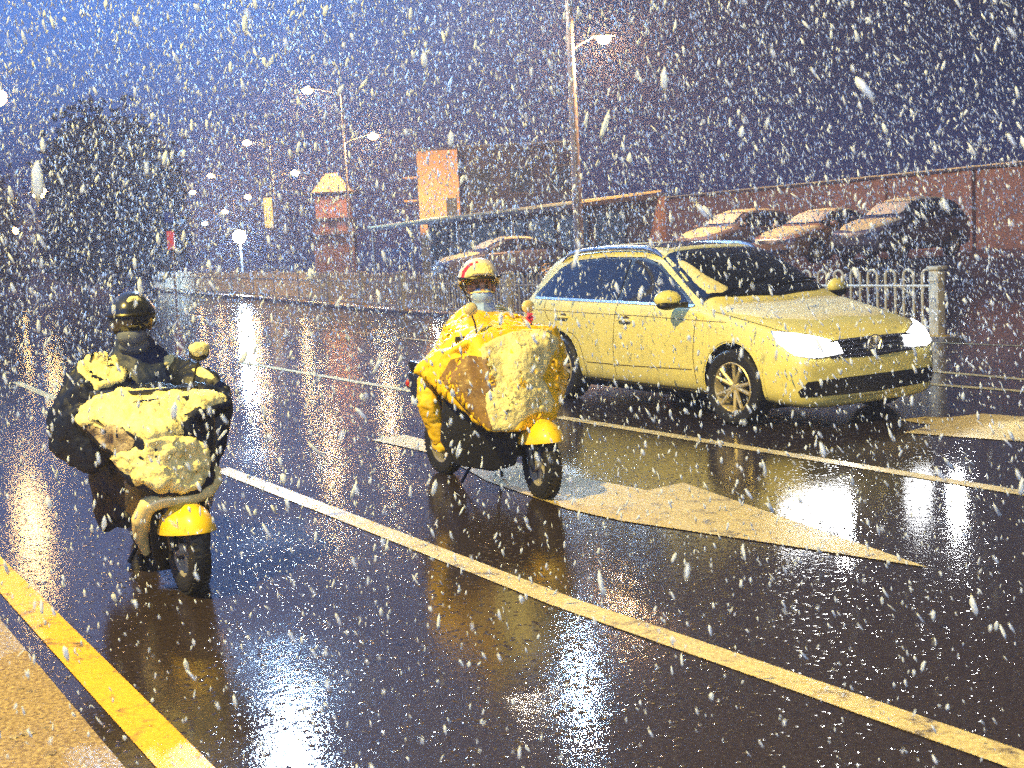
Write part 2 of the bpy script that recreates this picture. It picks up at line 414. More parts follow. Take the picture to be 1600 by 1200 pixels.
# ------------------------------------------------------------------ median fence
def fence_run(pts, posts, label, pitch=.30):
    root = empty('railing_fence', pts[0], 0, label, 'fence')
    inv = -Vector(pts[0])
    P = [Vector(p) + inv for p in pts]
    for k in range(len(P) - 1):
        a, b = P[k], P[k + 1]; d = b - a; L = d.length; t = d.normalized()
        mb = MB()
        for z, r in ((.16, .022), (.72, .022)):
            mb.tube([a + Vector((0, 0, z)), b + Vector((0, 0, z))], r, 6)
        nn = max(1, int(L / pitch))
        if L < 14:
            for i in range(nn):
                c = a + t * (i + .5) * L / nn; w = .085
                arc = [c - t * w + Vector((0, 0, .10)), c - t * w + Vector((0, 0, .86))]
                for q in range(1, 8):
                    an = math.pi - q * math.pi / 8
                    arc.append(c + t * w * math.cos(an) + Vector((0, 0, .86 + w * math.sin(an))))
                arc += [c + t * w + Vector((0, 0, .86)), c + t * w + Vector((0, 0, .10))]
                mb.tube(arc, .019, 6)
        else:
            for i in range(int(L / .16)):
                c = a + t * (i * .16)
                mb.tube([c + Vector((0, 0, .1)), c + Vector((0, 0, .92))], .017, 4)
            mb.tube([a + Vector((0, 0, .93)), b + Vector((0, 0, .93))], .02, 4)
        mb.build('fence_panel', M_fence, root)
    ang = math.atan2((P[1] - P[0]).y, (P[1] - P[0]).x)
    R = Matrix.Rotation(ang, 3, 'Z')
    for p in P:
        mb = MB(); mb.box(p + Vector((0, 0, .47)), (.15, .15, .94), R, .008)
        po = mb.build('post', M_fence, root)
        mb = MB(); mb.box(p + Vector((0, 0, .80)), (.175, .175, .03), R, .006)
        mb.box(p + Vector((0, 0, .965)), (.20, .20, .05), R, .012)
        mb.build('post_cap', M_fence, po)
        mb = MB(); mb.box(p + Vector((0, 0, .03)), (.42, .28, .06), R, .015)
        mb.build('base_plate', mat_base, po)
    return root
mat_base = mat('yellow_base_plate', (.72, .42, .04), .4, noise_amt=.3)
fa, fb_, fc = Vector((5.79, 17.28, 0)), Vector((0.02, 26.0, 0)), Vector((-2.55, 31.3, 0))
near = [fa, fa.lerp(fb_, .33), fa.lerp(fb_, .67), fb_, fc]
fence_run(near, None, 'cream railing fence of hooped bars from the gate post to the post behind the helmet')
far = [fc + (Vector((-9.1, 46.45, 0)) - fc) * k / 5 for k in range(6)] + [Vector((-9.1, 46.45, 0)).lerp(Vector((-17.55, 63.77, 0)), k / 6) for k in range(1, 7)]
fence_run([fc + Vector((-.12, .3, 0))] + far[1:], None, 'long hazy railing fence receding to the left beyond the dark rider')
for k, (c0, c1) in enumerate([(fa, fc), (fc, Vector((-9.1, 46.45, 0))), (Vector((-9.1, 46.45, 0)), Vector((-17.55, 63.77, 0)))]):
    t = (c1 - c0).normalized(); nn = Vector((-t.y, t.x, 0)) * .22
    mb = MB(); mb.poly([c0 + nn - t * .3, c1 + nn, c1 - nn, c0 - nn - t * .3], .05 + k * .003)
    tag(mb.build('median_strip', M_kerb, None, False), kind='structure')

# ------------------------------------------------------------------ street lamps
def lamp_head(mb_body, c, d, L=.7):
    R = Matrix.Rotation(math.atan2(d.y, d.x), 3, 'Z')
    mb_body.box(c + Vector((0, 0, .06)), (L, .28, .12), R, .04)
    return R
def street_lamp(foot, heads, label, powers, r=.09, group='street lamps along the far roadside', top=None):
    foot = Vector(foot); root = empty('street_lamp', foot, 0, label, 'street lamp', group)
    H = top or max((h.z for h in heads))
    mb = MB(); mb.tube([(0, 0, 0), (0, 0, H * .5), (0, 0, H)], [r, r * .8, r * .55], 12); mb.lathe([(r * 1.9, 0), (r * 1.9, .35), (r * 1.1, .45)], seg=12)
    mb.build('pole', M_pole, root)
    for h, (pw, col, mt, es) in zip(heads, powers):
        e = Vector(h) - foot; d = Vector((e.x, e.y, 0)); dn = d.normalized() if d.length > .01 else Vector((1, 0, 0))
        mb = MB(); z0 = e.z - .35
        mb.tube([(0, 0, z0), Vector((0, 0, z0)) + d * .3 + Vector((0, 0, .18)), e - dn * .2 + Vector((0, 0, .06))], [.045, .04, .03], 8)
        arm = mb.build('arm', M_pole, root)
        mb = MB(); R = lamp_head(mb, e, dn); hd = mb.build('lamp_head', M_pole, root)
        mb = MB(); mb.ball(e + Vector((0, 0, -.05)), (es * .5, es * .34, .10 + es * .16), R); mb.build('lens', mt, hd)
        if pw: point('lamp_light', e + Vector((0, 0, -.2)), pw, col, .12, root)
    return root
def hz(x): return 417 - 39 * x / 800
sod = (1.0, .55, .20)
def row(lpx, rpx, zl, zr, footpx, pw, label, warm=True):
    d = (zl - CAM_H) * F / (hz(lpx[0]) - lpx[1]); A = at(lpx[0], lpx[1], d)
    B = at(rpx[0], rpx[1], d) if rpx else None
    ft = at(footpx, hz(footpx) + CAM_H * F / d, d); ft.z = 0
    heads = [A] + ([B] if B else []); es = .40 + d * .0025
    return street_lamp(ft, heads, label, [(pw, sod, M_lamp, es)] * len(heads), top=A.z + .1)
ft = Vector((0, 0, 0))
mA = at(765, -95, 38.0); mB = at(943, 57, 38.0); mft = at(908, hz(908) + CAM_H * F / 38, 38.0); mft.z = 0
street_lamp(mft, [mA, mB], 'tall street lamp rising behind the yellow car, orange lamp on its right arm', [(3200, (1, .80, .55), M_lamp, .16), (7000, (1, .50, .20), M_lamp, .42)], r=.15, top=mA.z + .3)
row((480, 140), (583, 211), 10.5, 0, 551, 8820, 'brightest street lamp left of the ochre building, nearest of the hazy row')
row((386, 222), (461, 269), 10.5, 0, 436, 7560, 'second street lamp of the hazy row, above the yellow sign')
row((329, 274), (387, 307), 10.5, 0, 372, 6300, 'third street lamp of the hazy row, above the white floodlight')
row((301, 300), (351, 330), 10.5, 0, 341, 5880, 'fourth street lamp of the hazy row, smaller and fainter')
row((280, 321), (320, 349), 10.5, 0, 312, 5880, 'farthest street lamp of the hazy row near the red sign')
# left roadside lamps (left of the frame, lighting the haze and the wet road)
street_lamp(at(-70, 470, 40) * Vector((1, 1, 0)) if False else Vector((-18.2, 40, 0)), [at(-12, 150, 36)], 'sodium street lamp just beyond the left edge of view', [(2600, (1, .58, .26), M_lamp, 1.0)], group='street lamps on the left side')
street_lamp(Vector((-27.5, 66, 0)), [at(62, 300, 64)], 'street lamp half hidden by the dark tree at far left', [(2200, (1, .55, .25), M_lamp, .9)], group='street lamps on the left side', top=5)
street_lamp(Vector((-37, 88, 0)), [at(20, 360, 86)], 'small distant lamp low at the left edge', [(2600, (1, .55, .32), M_lamp, .9)], group='street lamps on the left side', top=4.6)

# near sodium lamp, beside the viewer on the left pavement
kl = empty('street_lamp', (-6.6, 2.2, 0), 0, 'near sodium street lamp on the left pavement, above the viewer', 'street lamp')
mb = MB(); mb.tube([(0, 0, 0), (0, 0, 4), (0, 0, 8.2)], [.11, .09, .06], 12); mb.build('pole', M_pole, kl)
mb = MB(); mb.tube([(0, 0, 8.1), (.7, .5, 8.5), (1.5, .9, 8.6)], [.05, .045, .04], 8); mb.build('arm', M_pole, kl)
mb = MB(); R_ = lamp_head(mb, Vector((1.6, 1.0, 8.6)), Vector((1.6, 1, 0))); hd = mb.build('lamp_head', M_pole, kl)
mb = MB(); mb.box((1.6, 1.0, 8.57), (.5, .22, .06), R_, .02); mb.build('lens', M_lamp, hd)
point('lamp_light', (1.6, 1.0, 8.4), 9300, KEYCOL, .10, kl)

# added white light behind the viewer, no lamp there; whitens the nearest flakes
point('added_viewer_light', (1.2, -3.0, 4.2), 1500, (.86, .93, 1.0), .08)

# traffic camera gantry with two white floodlights
gu = -20.2; gp = road(gu, -.6)
ga = empty('camera_gantry', gp, 0, 'traffic camera gantry on the left kerb with two white floodlights over the lanes', 'gantry')
mb = MB(); mb.tube([(0, 0, 0), (0, 0, 7.3)], [.14, .11], 14); mb.build('pole', M_pole, ga)
mb = MB(); mb.tube([(0, 0, 7.25), LN * 7 + Vector((0, 0, 7.4)), LN * 14.6 + Vector((0, 0, 7.45))], [.12, .09, .05], 10); mb.build('arm', M_pole, ga)
RL = Matrix.Rotation(math.atan2(LN.y, LN.x), 3, 'Z')
for nn_ in (8.14, 13.99):
    c = LN * nn_ + Vector((0, 0, 7.18)) + LD * .1
    k_ = 1.5 if nn_ < 9 else .6
    mb = MB(); mb.box(c, (.52 * k_, .16, .36 * k_), RL, .02); hh = mb.build('floodlight', M_black, ga)
    k_ = 1.3 if nn_ < 9 else .30
    mb = MB(); mb.box(c + LD * .10 + Vector((0, 0, -.03)), (.46 * k_, .06, .30 * k_), RL, .01); mb.build('lens', M_led if nn_ < 9 else M_led2, hh)
    point('flood_light', c + LD * .28 + Vector((0, 0, -.12)), 6300 if nn_ < 9 else 900, LED, .10, ga, spot=math.radians(150), aim=LD * .8 - LN * .25 + Vector((0, 0, -.5)), blend=.8)
for nn_ in (5.2, 10.6):
    mb = MB(); mb.box(LN * nn_ + Vector((0, 0, 7.62)), (.14, .4, .14), RL, .02); mb.build('camera_housing', M_white, ga)

# white floodlight far down the road
fl = at(375, 370, 58); fb = empty('floodlight_mast', (fl.x, fl.y, 0), 0, 'dazzling blue-white light on a thin mast far down the road', 'floodlight')
mb = MB(); mb.tube([(0, 0, 0), (0, 0, fl.z)], .05, 8); mb.build('pole', M_pole, fb)
mb = MB(); mb.ball((0, -.1, fl.z), (.30, .12, .30)); mb.build('lens', mat('lit_floodlight', (1, 1, 1), emis=(.72, .88, 1), es=420), fb)
point('flood_light', (0, -.5, fl.z), 2600, LED, .1, fb)
exec_marks = 1
# ------------------------------------------------------------------ cars
def car_shell(ST, nose, tail, wheels, wr_, mats):
    """ST rows: x, zb, w, zsh, wsh, wr, zt, sheared dx for the top"""
    def ring(s):
        x, zb, w, zsh, wsh, wr, zt, dx = s
        zr = zt - .035
        g = zt - zsh
        return [(x, 0, zb), (x, .7 * w, zb), (x, .955 * w, zb + .035), (x, w, zb + .20), (x, w * .995, (zb + .2 + zsh) / 2 + .02), (x + dx * .1, wsh, zsh),
                (x + dx * .25, wsh - .045 - .02 * (g > .3), zsh + min(.05, g * .4)), (x + dx * .6, wr + (.02 if g < .3 else .035), zr - (.06 if g > .25 else .012)), (x + dx * .7, wr - .03, zr + .012), (x + dx, wr * .5, zt - .006), (x + dx, 0, zt)]
    bm = bmesh.new(); rows = []
    for s in ST:
        rr = ring(s); Lr = [bm.verts.new(p) for p in rr]
        Rr = [Lr[0]] + [bm.verts.new((p[0], -p[1], p[2])) for p in rr[1:-1]] + [Lr[-1]]
        rows.append((Lr, Rr))
    for a, b in zip(rows[:-1], rows[1:]):
        for side in (0, 1):
            for k in range(len(a[0]) - 1):
                try: bm.faces.new((a[side][k], a[side][k + 1], b[side][k + 1], b[side][k]))
                except Exception: pass
    for (Lr, Rr), push in ((rows[0], nose), (rows[-1], tail)):
        n = len(Lr); mid = [Lr[0]] + [bm.verts.new((Lr[k].co.x + push, 0, Lr[k].co.z)) for k in range(1, n - 1)] + [Lr[-1]]
        for k in range(n - 1):
            for X in (Lr, Rr):
                vs = []
                for v in (X[k], X[k + 1], mid[k + 1], mid[k]):
                    if v not in vs: vs.append(v)
                if len(vs) >= 3: bm.faces.new(vs)
    bmesh.ops.recalc_face_normals(bm, faces=bm.faces)
    me = bpy.data.meshes.new('t'); bm.to_mesh(me); bm.free()
    for mm in mats: me.materials.append(mm)
    o = bpy.data.objects.new('t', me); C.objects.link(o)
    q = o.modifiers.new('s', 'SUBSURF'); q.levels = 3; q.render_levels = 3
    cut = bmesh.new()
    for xw in wheels:
        for sgn in (1, -1):
            bmesh.ops.create_cone(cut, cap_ends=True, segments=48, radius1=wr_ + .045, radius2=wr_ + .045, depth=.5,
                                  matrix=Matrix.Translation((xw, sgn * .86, wr_ + .01)) @ Matrix.Rotation(math.pi / 2, 4, 'X'))
    for f in cut.faces: f.material_index = 1
    cm = bpy.data.meshes.new('c'); cut.to_mesh(cm); cut.free(); cm.materials.append(mats[0]); cm.materials.append(mats[1])
    co = bpy.data.objects.new('c', cm); C.objects.link(co)
    bo = o.modifiers.new('b', 'BOOLEAN'); bo.operation = 'DIFFERENCE'; bo.object = co; bo.solver = 'EXACT'
    dg = bpy.context.evaluated_depsgraph_get(); dg.update()
    solid = bpy.data.meshes.new_from_object(o.evaluated_get(dg))
    o.modifiers.remove(bo); dg.update()
    plain = bpy.data.meshes.new_from_object(o.evaluated_get(dg))
    tree = BVHTree.FromPolygons([v.co.copy() for v in plain.vertices], [tuple(p.vertices) for p in plain.polygons])
    bpy.data.meshes.remove(plain)
    bpy.data.objects.remove(o); bpy.data.objects.remove(co)
    solid.polygons.foreach_set('use_smooth', [True] * len(solid.polygons))
    try: solid.set_sharp_from_angle(angle=math.radians(45))
    except Exception: pass
    return solid, tree

WAGON = [(.855, .24, .60, .53, .52, .43, .61, 0), (.83, .17, .72, .61, .66, .55, .69, 0), (.73, .155, .81, .67, .76, .63, .77, 0), (.55, .16, .855, .73, .81, .67, .83, 0), (.30, .18, .873, .78, .825, .69, .880, 0),
         (0, .18, .882, .835, .84, .70, .935, 0), (-.32, .18, .885, .875, .845, .71, .985, .03), (-.50, .18, .885, .90, .848, .70, 1.02, .14), (-.82, .18, .885, .925, .85, .645, 1.20, .16), (-1.18, .18, .885, .935, .852, .585, 1.39, .14),
         (-1.55, .18, .885, .945, .852, .565, 1.455, .05), (-2.2, .18, .885, .955, .85, .56, 1.475, 0), (-2.8, .18, .88, .965, .845, .55, 1.455, 0), (-3.2, .20, .865, .965, .83, .54, 1.40, -.02), (-3.42, .22, .845, .955, .80, .55, 1.24, -.05), (-3.56, .26, .81, .93, .76, .58, 1.03, 0), (-3.61, .34, .72, .80, .66, .52, .88, 0)]
SEDAN = [(.855, .24, .60, .53, .52, .43, .61, 0), (.83, .17, .72, .61, .66, .55, .69, 0), (.73, .155, .81, .67, .76, .63, .77, 0), (.55, .16, .855, .73, .81, .67, .83, 0), (.30, .18, .873, .78, .825, .69, .880, 0),
         (0, .18, .882, .835, .84, .70, .935, 0), (-.32, .18, .885, .875, .845, .71, .985, .03), (-.50, .18, .885, .90, .848, .70, 1.02, .14), (-.82, .18, .885, .925, .85, .645, 1.20, .16), (-1.18, .18, .885, .935, .852, .585, 1.39, .14),
         (-1.55, .18, .885, .945, .852, .565, 1.44, .05), (-2.2, .18, .885, .955, .85, .56, 1.42, 0), (-2.6, .18, .88, .965, .845, .56, 1.31, 0), (-3.0, .20, .865, .965, .83, .60, 1.08, -.02), (-3.3, .22, .845, .93, .80, .62, 1.02, -.0), (-3.56, .26, .81, .90, .76, .60, .99, 0), (-3.61, .34, .72, .80, .66, .52, .88, 0)]
CARW = [((.2 + (x - .2) * .83 if x > .2 else x), zb, w * .975, zs, ws * .975, wr * .975, zt + (.045 if x < -1.0 else (.02 if x < -.7 else 0)), dx) for (x, zb, w, zs, ws, wr, zt, dx) in WAGON]
SUV = [(x, zb + .05, w * 1.03, zs * 1.10, ws * 1.03, wr * 1.06, zt * 1.10, dx) for (x, zb, w, zs, ws, wr, zt, dx) in WAGON]

def wheel(parent, x, y, r, side, spokes=5, steer=0.0, rim=M_rim):
    e = bpy.data.objects.new('wheel', None); C.objects.link(e); e.parent = parent; e.location = (x, y, r); e.rotation_euler = (0, 0, steer)
    T = Matrix.Rotation(-side * math.pi / 2, 4, 'X')     # lathe axis z -> outward
    mb = MB(); w = .105
    mb.lathe([(r * .66, -w), (r * .93, -w), (r * .985, -w * .8), (r, -w * .5), (r, w * .5), (r * .985, w * .8), (r * .93, w), (r * .75, w * 1.03), (r * .665, w * .9)], T, 48)
    mb.build('tyre', M_tyre, e)
    mb = MB(); mb.lathe([(r * .665, -w), (r * .665, w * .9), (r * .64, w * .95), (r * .60, w * .78), (r * .585, -w * .6), (r * .58, -w)], T, 48)
    for k in range(spokes):
        for off in (-.13, .13):
            a = k * 2 * math.pi / spokes + off * .6; a2 = k * 2 * math.pi / spokes + off * 1.7
            p0 = Vector((r * .10 * math.cos(a), r * .10 * math.sin(a), w * .62)); p1 = Vector((r * .62 * math.cos(a2), r * .62 * math.sin(a2), w * .86))
            mb.tube([T @ p0, T @ p1], [r * .062, r * .050], 6)
    mb.lathe([(0, w * .78), (r * .09, w * .76), (r * .16, w * .62), (r * .17, w * .3)], T, 20)
    mb.build('rim', rim, e)
    mb = MB(); mb.lathe([(0, w * .2), (r * .56, w * .2)], T, 32); mb.lathe([(r * .40, w * .32), (r * .40, w * .24), (r * .1, w * .24), (r * .1, w * .32)], T, 32, True); mb.build('brake_disc', M_black, e)
    return e

SIDE = lambda s: (Vector((0, s * 1.2, 0)), Vector((1, 0, 0)), Vector((0, 0, 1)), Vector((0, -s, 0)))
TOP = (Vector((0, 0, 2)), Vector((1, 0, 0)), Vector((0, 1, 0)), Vector((0, 0, -1)))
FRONT = (Vector((1.5, 0, 0)), Vector((0, 1, 0)), Vector((0, 0, 1)), Vector((-1, 0, 0)))
BACK = (Vector((-4.4, 0, 0)), Vector((0, 1, 0)), Vector((0, 0, 1)), Vector((1, 0, 0)))

def strip(name, pts, w, frame, tree, m, parent, off=.002):
    P = [Vector(p) for p in pts]; L = []; R = []
    for i, p in enumerate(P):
        t = (P[min(i + 1, len(P) - 1)] - P[max(i - 1, 0)]).normalized(); nn = Vector((-t.y, t.x)) * w / 2
        L.append(p + nn); R.append(p - nn)
    return patch(name, L + R[::-1], frame, tree, m, parent, off, .05, smooth=True)

def resample(pts, n=10):
    out = []; P = [Vector(p) for p in pts]
    for i in range(len(P) - 1):
        for k in range(n): out.append(P[i].lerp(P[i + 1], k / n))
    return out + [P[-1]]

def spline(pts, n=8, closed=False):
    P = [Vector(p) for p in pts]; N = len(P); out = []
    R_ = range(N if closed else N - 1)
    for i in R_:
        p0 = P[(i - 1) % N] if closed or i > 0 else P[0]; p1 = P[i]; p2 = P[(i + 1) % N]; p3 = P[(i + 2) % N] if closed or i + 2 < N else P[-1]
        for k in range(n):
            t = k / n
            out.append(.5 * ((2 * p1) + (-p0 + p2) * t + (2 * p0 - 5 * p1 + 4 * p2 - p3) * t * t + (-p0 + 3 * p1 - 3 * p2 + p3) * t ** 3))
    if not closed: out.append(P[-1])
    return out

def snowlump(a, f=14):
    return lambda p: a * (.45 + .9 * abs(fnoise(p, f, 3)) + .5 * fnoise(p, f * .3, 2))

def side_glass(side, tree, parent, k=1.0, kind='wagon', step=.05):
    z = lambda v: v * k
    rear = -2.98 if kind != 'sedan' else -2.72
    fr = [(-.66, z(.985)), (-1.00, z(1.16)), (-1.28, z(1.305)), (-1.55, z(1.365)), (-1.66, z(1.372)), (-1.66, z(.995))]
    rr = [(-1.74, z(.997)), (-1.74, z(1.374)), (-2.2, z(1.378)), (rear + .18, z(1.345)), (rear - .0, z(1.27)), (rear - .28, z(1.05)), (rear - .26, z(1.015))]
    patch('window_trim', [(-.56, z(.965)), (-1.27, z(1.335)), (-1.55, z(1.392)), (-2.2, z(1.402)), (rear + .18, z(1.37)), (rear - .04, z(1.29)), (rear - .36, z(1.035)), (rear - .32, z(.99))], SIDE(side), tree, M_black, parent, .002, step)
    patch('front_side_window', fr, SIDE(side), tree, M_glass, parent, .006, step)
    patch('rear_side_window', rr, SIDE(side), tree, M_glass, parent, .006, step)

def yellow_car(loc, heading):
    root = empty('yellow_car', loc, heading, 'yellow estate car with its headlamps lit and snow on its bonnet, driving past the railing', 'car')
    me, tree = car_shell(CARW, .05, -.03, (0, -2.688), .315, [M_car, M_well])
    me.name = 'body'; body = bpy.data.objects.new('body', me); C.objects.link(body); body.parent = root
    for x in (0, -2.688):
        for s in (1, -1): wheel(root, x, s * .760, .315, s, 5, .10 if x == 0 else 0)
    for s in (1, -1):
        side_glass(s, tree, root)
        strip('sill_chrome', [(-.58, .968), (-1.7, .985), (-3.28, 1.003)], .022, SIDE(s), tree, M_chrome, root, .006)
        # panel gaps, and dark strips painted as the shade of body creases
        strip('door_gap', [(-.48, .93), (-.50, .55), (-.47, .26)], .008, SIDE(s), tree, M_seam_and_shade, root, .002)
        strip('door_gap', [(-1.70, .975), (-1.72, .55), (-1.70, .25)], .008, SIDE(s), tree, M_seam_and_shade, root, .002)
        strip('door_gap', spline([(-3.02, .98), (-2.98, .85), (-2.76, .72), (-2.42, .66), (-2.27, .50), (-2.22, .26)], 5), .008, SIDE(s), tree, M_seam_and_shade, root, .002)
        strip('sill_gap', [(-.45, .255), (-2.2, .245)], .010, SIDE(s), tree, M_seam_and_shade, root, .002)
        strip('crease_shade', [(-.1, .845), (-1.2, .868), (-2.2, .875), (-3.2, .885)], .006, SIDE(s), tree, M_seam_and_shade, root, .001)
        strip('crease_shade', [(-.52, .43), (-1.5, .405), (-2.2, .40)], .010, SIDE(s), tree, M_seam_and_shade, root, .001)
        # wheel arch lip
        for xw in (0, -2.688):
            arc = [(xw + .385 * math.cos(a), .325 + .385 * math.sin(a)) for a in np.linspace(-.15, math.pi + .15, 20)]
            strip('arch_lip', arc, .022, SIDE(s), tree, M_car, root, .007)
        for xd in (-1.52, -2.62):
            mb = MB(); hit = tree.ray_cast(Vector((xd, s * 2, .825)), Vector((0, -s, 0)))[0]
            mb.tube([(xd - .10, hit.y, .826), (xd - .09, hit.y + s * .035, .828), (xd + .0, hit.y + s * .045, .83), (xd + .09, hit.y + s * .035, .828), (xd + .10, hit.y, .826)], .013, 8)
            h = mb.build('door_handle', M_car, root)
            patch('recess_shade', [(xd + .07 * math.cos(a), .823 + .042 * math.sin(a)) for a in np.linspace(0, 6.1, 14)], SIDE(s), tree, M_seam_and_shade, h, .002, .03)  # flat dark oval painted as the shade of a recess
        # mirrors
        mb = MB(); mb.ball((-.68, s * .975, 1.04), (.070, .125, .078), Matrix.Rotation(s * .25, 3, 'Z'), 20); mr = melt(mb, 'mirror', M_car, root, .012, 2)
        mb = MB(); mb.box((-.63, s * .91, .985), (.07, .20, .045), None, .012); mb.ball((-.675, s * .975, .99), (.065, .11, .045)); mb.build('mirror_foot', M_black, mr)
        # roof rails
        mb = MB(); pts = []
        for t in np.linspace(0, 1, 14):
            x = -1.28 - t * 1.75; hit = tree.ray_cast(Vector((x, s * .565, 2.5)), Vector((0, 0, -1)))[0]
            pts.append(Vector((x, s * .565, hit.z + .062 * min(1, math.sin(math.pi * t) * 3.2))))
        mb.tube(pts, [.010] + [.025] * 12 + [.010], 8); mb.build('roof_rail', M_chrome, root)
        # headlamp wrapping round the corner
        dr = Vector((-1, -s * .75, 0)).normalized(); ax = Vector((-.6 * 1, s * .8, 0)).normalized()
        fr = (Vector((1.2, s * .9, 0)), Vector((-dr.y * -1, 0, 0)) if False else Vector((0, 0, 0)), Vector((0, 0, 1)), dr)
        a2 = Vector((0, 0, 1)).cross(dr).normalized() * (-s)      # positive = outward
        if a2.y * s < 0: a2 = -a2
        c0 = Vector((.76, s * .60, 0)) - dr * .5
        fr = (c0, a2, Vector((0, 0, 1)), dr)
        hl = [(-.20, .595), (-.16, .678), (.02, .735), (.20, .765), (.33, .775), (.30, .70), (.18, .61), (.02, .580)]
        patch('headlamp_surround', [(p[0] * 1.07 - .005, .675 + (p[1] - .675) * 1.12) for p in hl], fr, tree, M_chrome, root, .004, .03)
        hp = patch('headlamp', hl, fr, tree, M_head, root, .010, .03)
        point('headlamp_light', (1.02, s * .62, .66), 60, (.95, .97, 1), .05, root, spot=math.radians(115), aim=(1, 0, -.10), blend=.6)
        # lower side intake of the bumper
        patch('fog_intake', [(.72 * s, .275), (.74 * s, .32), (.68 * s, .395), (.50 * s, .40), (.50 * s, .27)], FRONT, tree, M_black, root, .004, .03)
    # glass
    ws = [(-.53, -.69), (-.43, -.45), (-.37, 0), (-.43, .45), (-.53, .69), (-1.02, .60), (-1.235, .555), (-1.20, .30), (-1.18, 0), (-1.20, -.30), (-1.235, -.555), (-1.02, -.60)]
    patch('windscreen_trim', [((x + .8) * 1.06 - .8, y * 1.04) for x, y in ws], TOP, tree, M_black, root, .0025, .05)
    wsn = patch('windscreen', ws, TOP, tree, M_glass, root, .006, .05)
    tw = bvh(wsn)
    lm = snowlump(.012, 16)
    patch('wiper_snow', [(-.53, -.66), (-.45, -.50), (-.52, -.42), (-.72, -.50), (-1.0, -.52), (-1.12, -.545), (-1.02, -.595), (-.75, -.645)], TOP, tw, M_snow, wsn, .0, .02, lump=lm, edge=.03)
    for y0, y1 in ((-.55, .05), (.0, .60)):
        P_ = []
        for t in np.linspace(0, 1, 8):
            y = y0 + (y1 - y0) * t; x = -.46 - .12 * t
            h_ = tree.ray_cast(Vector((x, y, 2.5)), Vector((0, 0, -1)))[0]; P_.append(h_ + Vector((.01, 0, .022)))
        mb = MB(); mb.tube(P_, .009, 6); mb.build('wiper', M_black, root)
    patch('sunroof', [(-1.42, -.40), (-1.40, .40), (-2.25, .40), (-2.25, -.40)], TOP, tree, M_glass, root, .004, .08)
    patch('rear_window', [(-.58, 1.06), (.58, 1.06), (.50, 1.33), (-.50, 1.33)], BACK, tree, M_glass, root, .004, .06)
    # front face
    g = patch('grille', [(-.46, .560), (-.50, .665), (-.30, .692), (0, .70), (.30, .692), (.50, .665), (.46, .560), (0, .548)], FRONT, tree, M_black, root, .004, .03)
    for z in (.570, .603, .640, .682):
        strip('grille_bar', resample([(-.50 + abs(z - .65), z), (-.25, z + .006), (0, z + .008), (.25, z + .006), (.50 - abs(z - .65), z)], 4), .010 if z < .67 else .016, FRONT, tree, M_chrome, g, .012)
    # round emblem with its letters
    hit = tree.ray_cast(Vector((3, 0, .64)), Vector((-1, 0, 0)))[0]
    T = Matrix.Translation((hit.x + .018, 0, .635)) @ Matrix.Rotation(math.pi / 2, 4, 'Y')
    mb = MB(); mb.lathe([(0, 0), (.078, .0), (.085, .009), (.078, .018), (.070, .011), (0, .009)], T, 28)
    for seg in (((-.022, .046), (0, .008)), ((0, .008), (.022, .046)), ((-.045, .024), (-.020, -.042)), ((-.020, -.042), (0, -.004)), ((0, -.004), (.020, -.042)), ((.020, -.042), (.045, .024))):
        mb.tube([(hit.x + .034, seg[0][0] * 1.3, .635 + seg[0][1] * 1.3), (hit.x + .034, seg[1][0] * 1.3, .635 + seg[1][1] * 1.3)], .007, 6)
    mb.build('emblem', M_chrome, root)
    ip = patch('lower_intake', [(-.50, .27), (-.50, .40), (0, .405), (.50, .40), (.50, .27), (0, .262)], FRONT, tree, M_black, root, .004, .04)
    strip('intake_bar', resample([(-.62, .335), (0, .34), (.62, .335)], 5), .012, FRONT, tree, M_plastic, ip, .012)
    strip('bonnet_gap', spline([(-.36, -.76), (.1, -.745), (.45, -.70), (.68, -.60)], 5), .008, TOP, tree, M_seam_and_shade, root, .002)
    strip('bonnet_gap', spline([(-.36, .76), (.1, .745), (.45, .70), (.68, .60)], 5), .008, TOP, tree, M_seam_and_shade, root, .002)
    # crust of wet snow
    patch('bonnet_snow', spline([(-.33, -.68), (-.27, 0), (-.33, .68), (.10, .68), (.34, .60), (.46, .25), (.40, 0), (.44, -.25), (.30, -.50), (.1, -.67)], 4, True), TOP, tree, M_snowthin, body, .003, .035, lump=lambda p: .010 + .006 * fnoise(p, 30, 2), edge=.12)
    patch('roof_snow', [(-1.32, -.48), (-1.30, .48), (-1.40, .5), (-1.40, -.5)], TOP, tree, M_snowthin, body, .003, .035, lump=lambda p: .008 + .005 * fnoise(p, 30, 2), edge=.05)
    patch('roof_snow', [(-2.28, -.46), (-2.28, .46), (-3.0, .44), (-3.0, -.44)], TOP, tree, M_snowthin, body, .003, .05, lump=lambda p: .010 + .006 * fnoise(p, 30, 2), edge=.05)
    mb = MB(); mb.box((-1.5, 0, .17), (3.6, 1.3, .06), None, .02); mb.build('underbody', M_well, root)
    return root
M_snowthin = mat('thin_crust_of_snow', (.90, .85, .58), .65, bump=.7, bscale=60, noise_amt=.14, nscale=22)
D_ = None
cfx, cfy, cyaw = 1.781, 10.457, -1.062
nl = Vector((-math.sin(cyaw), math.cos(cyaw), 0))
yc = yellow_car(Vector((cfx, cfy, 0)) + nl * .8825, cyaw)

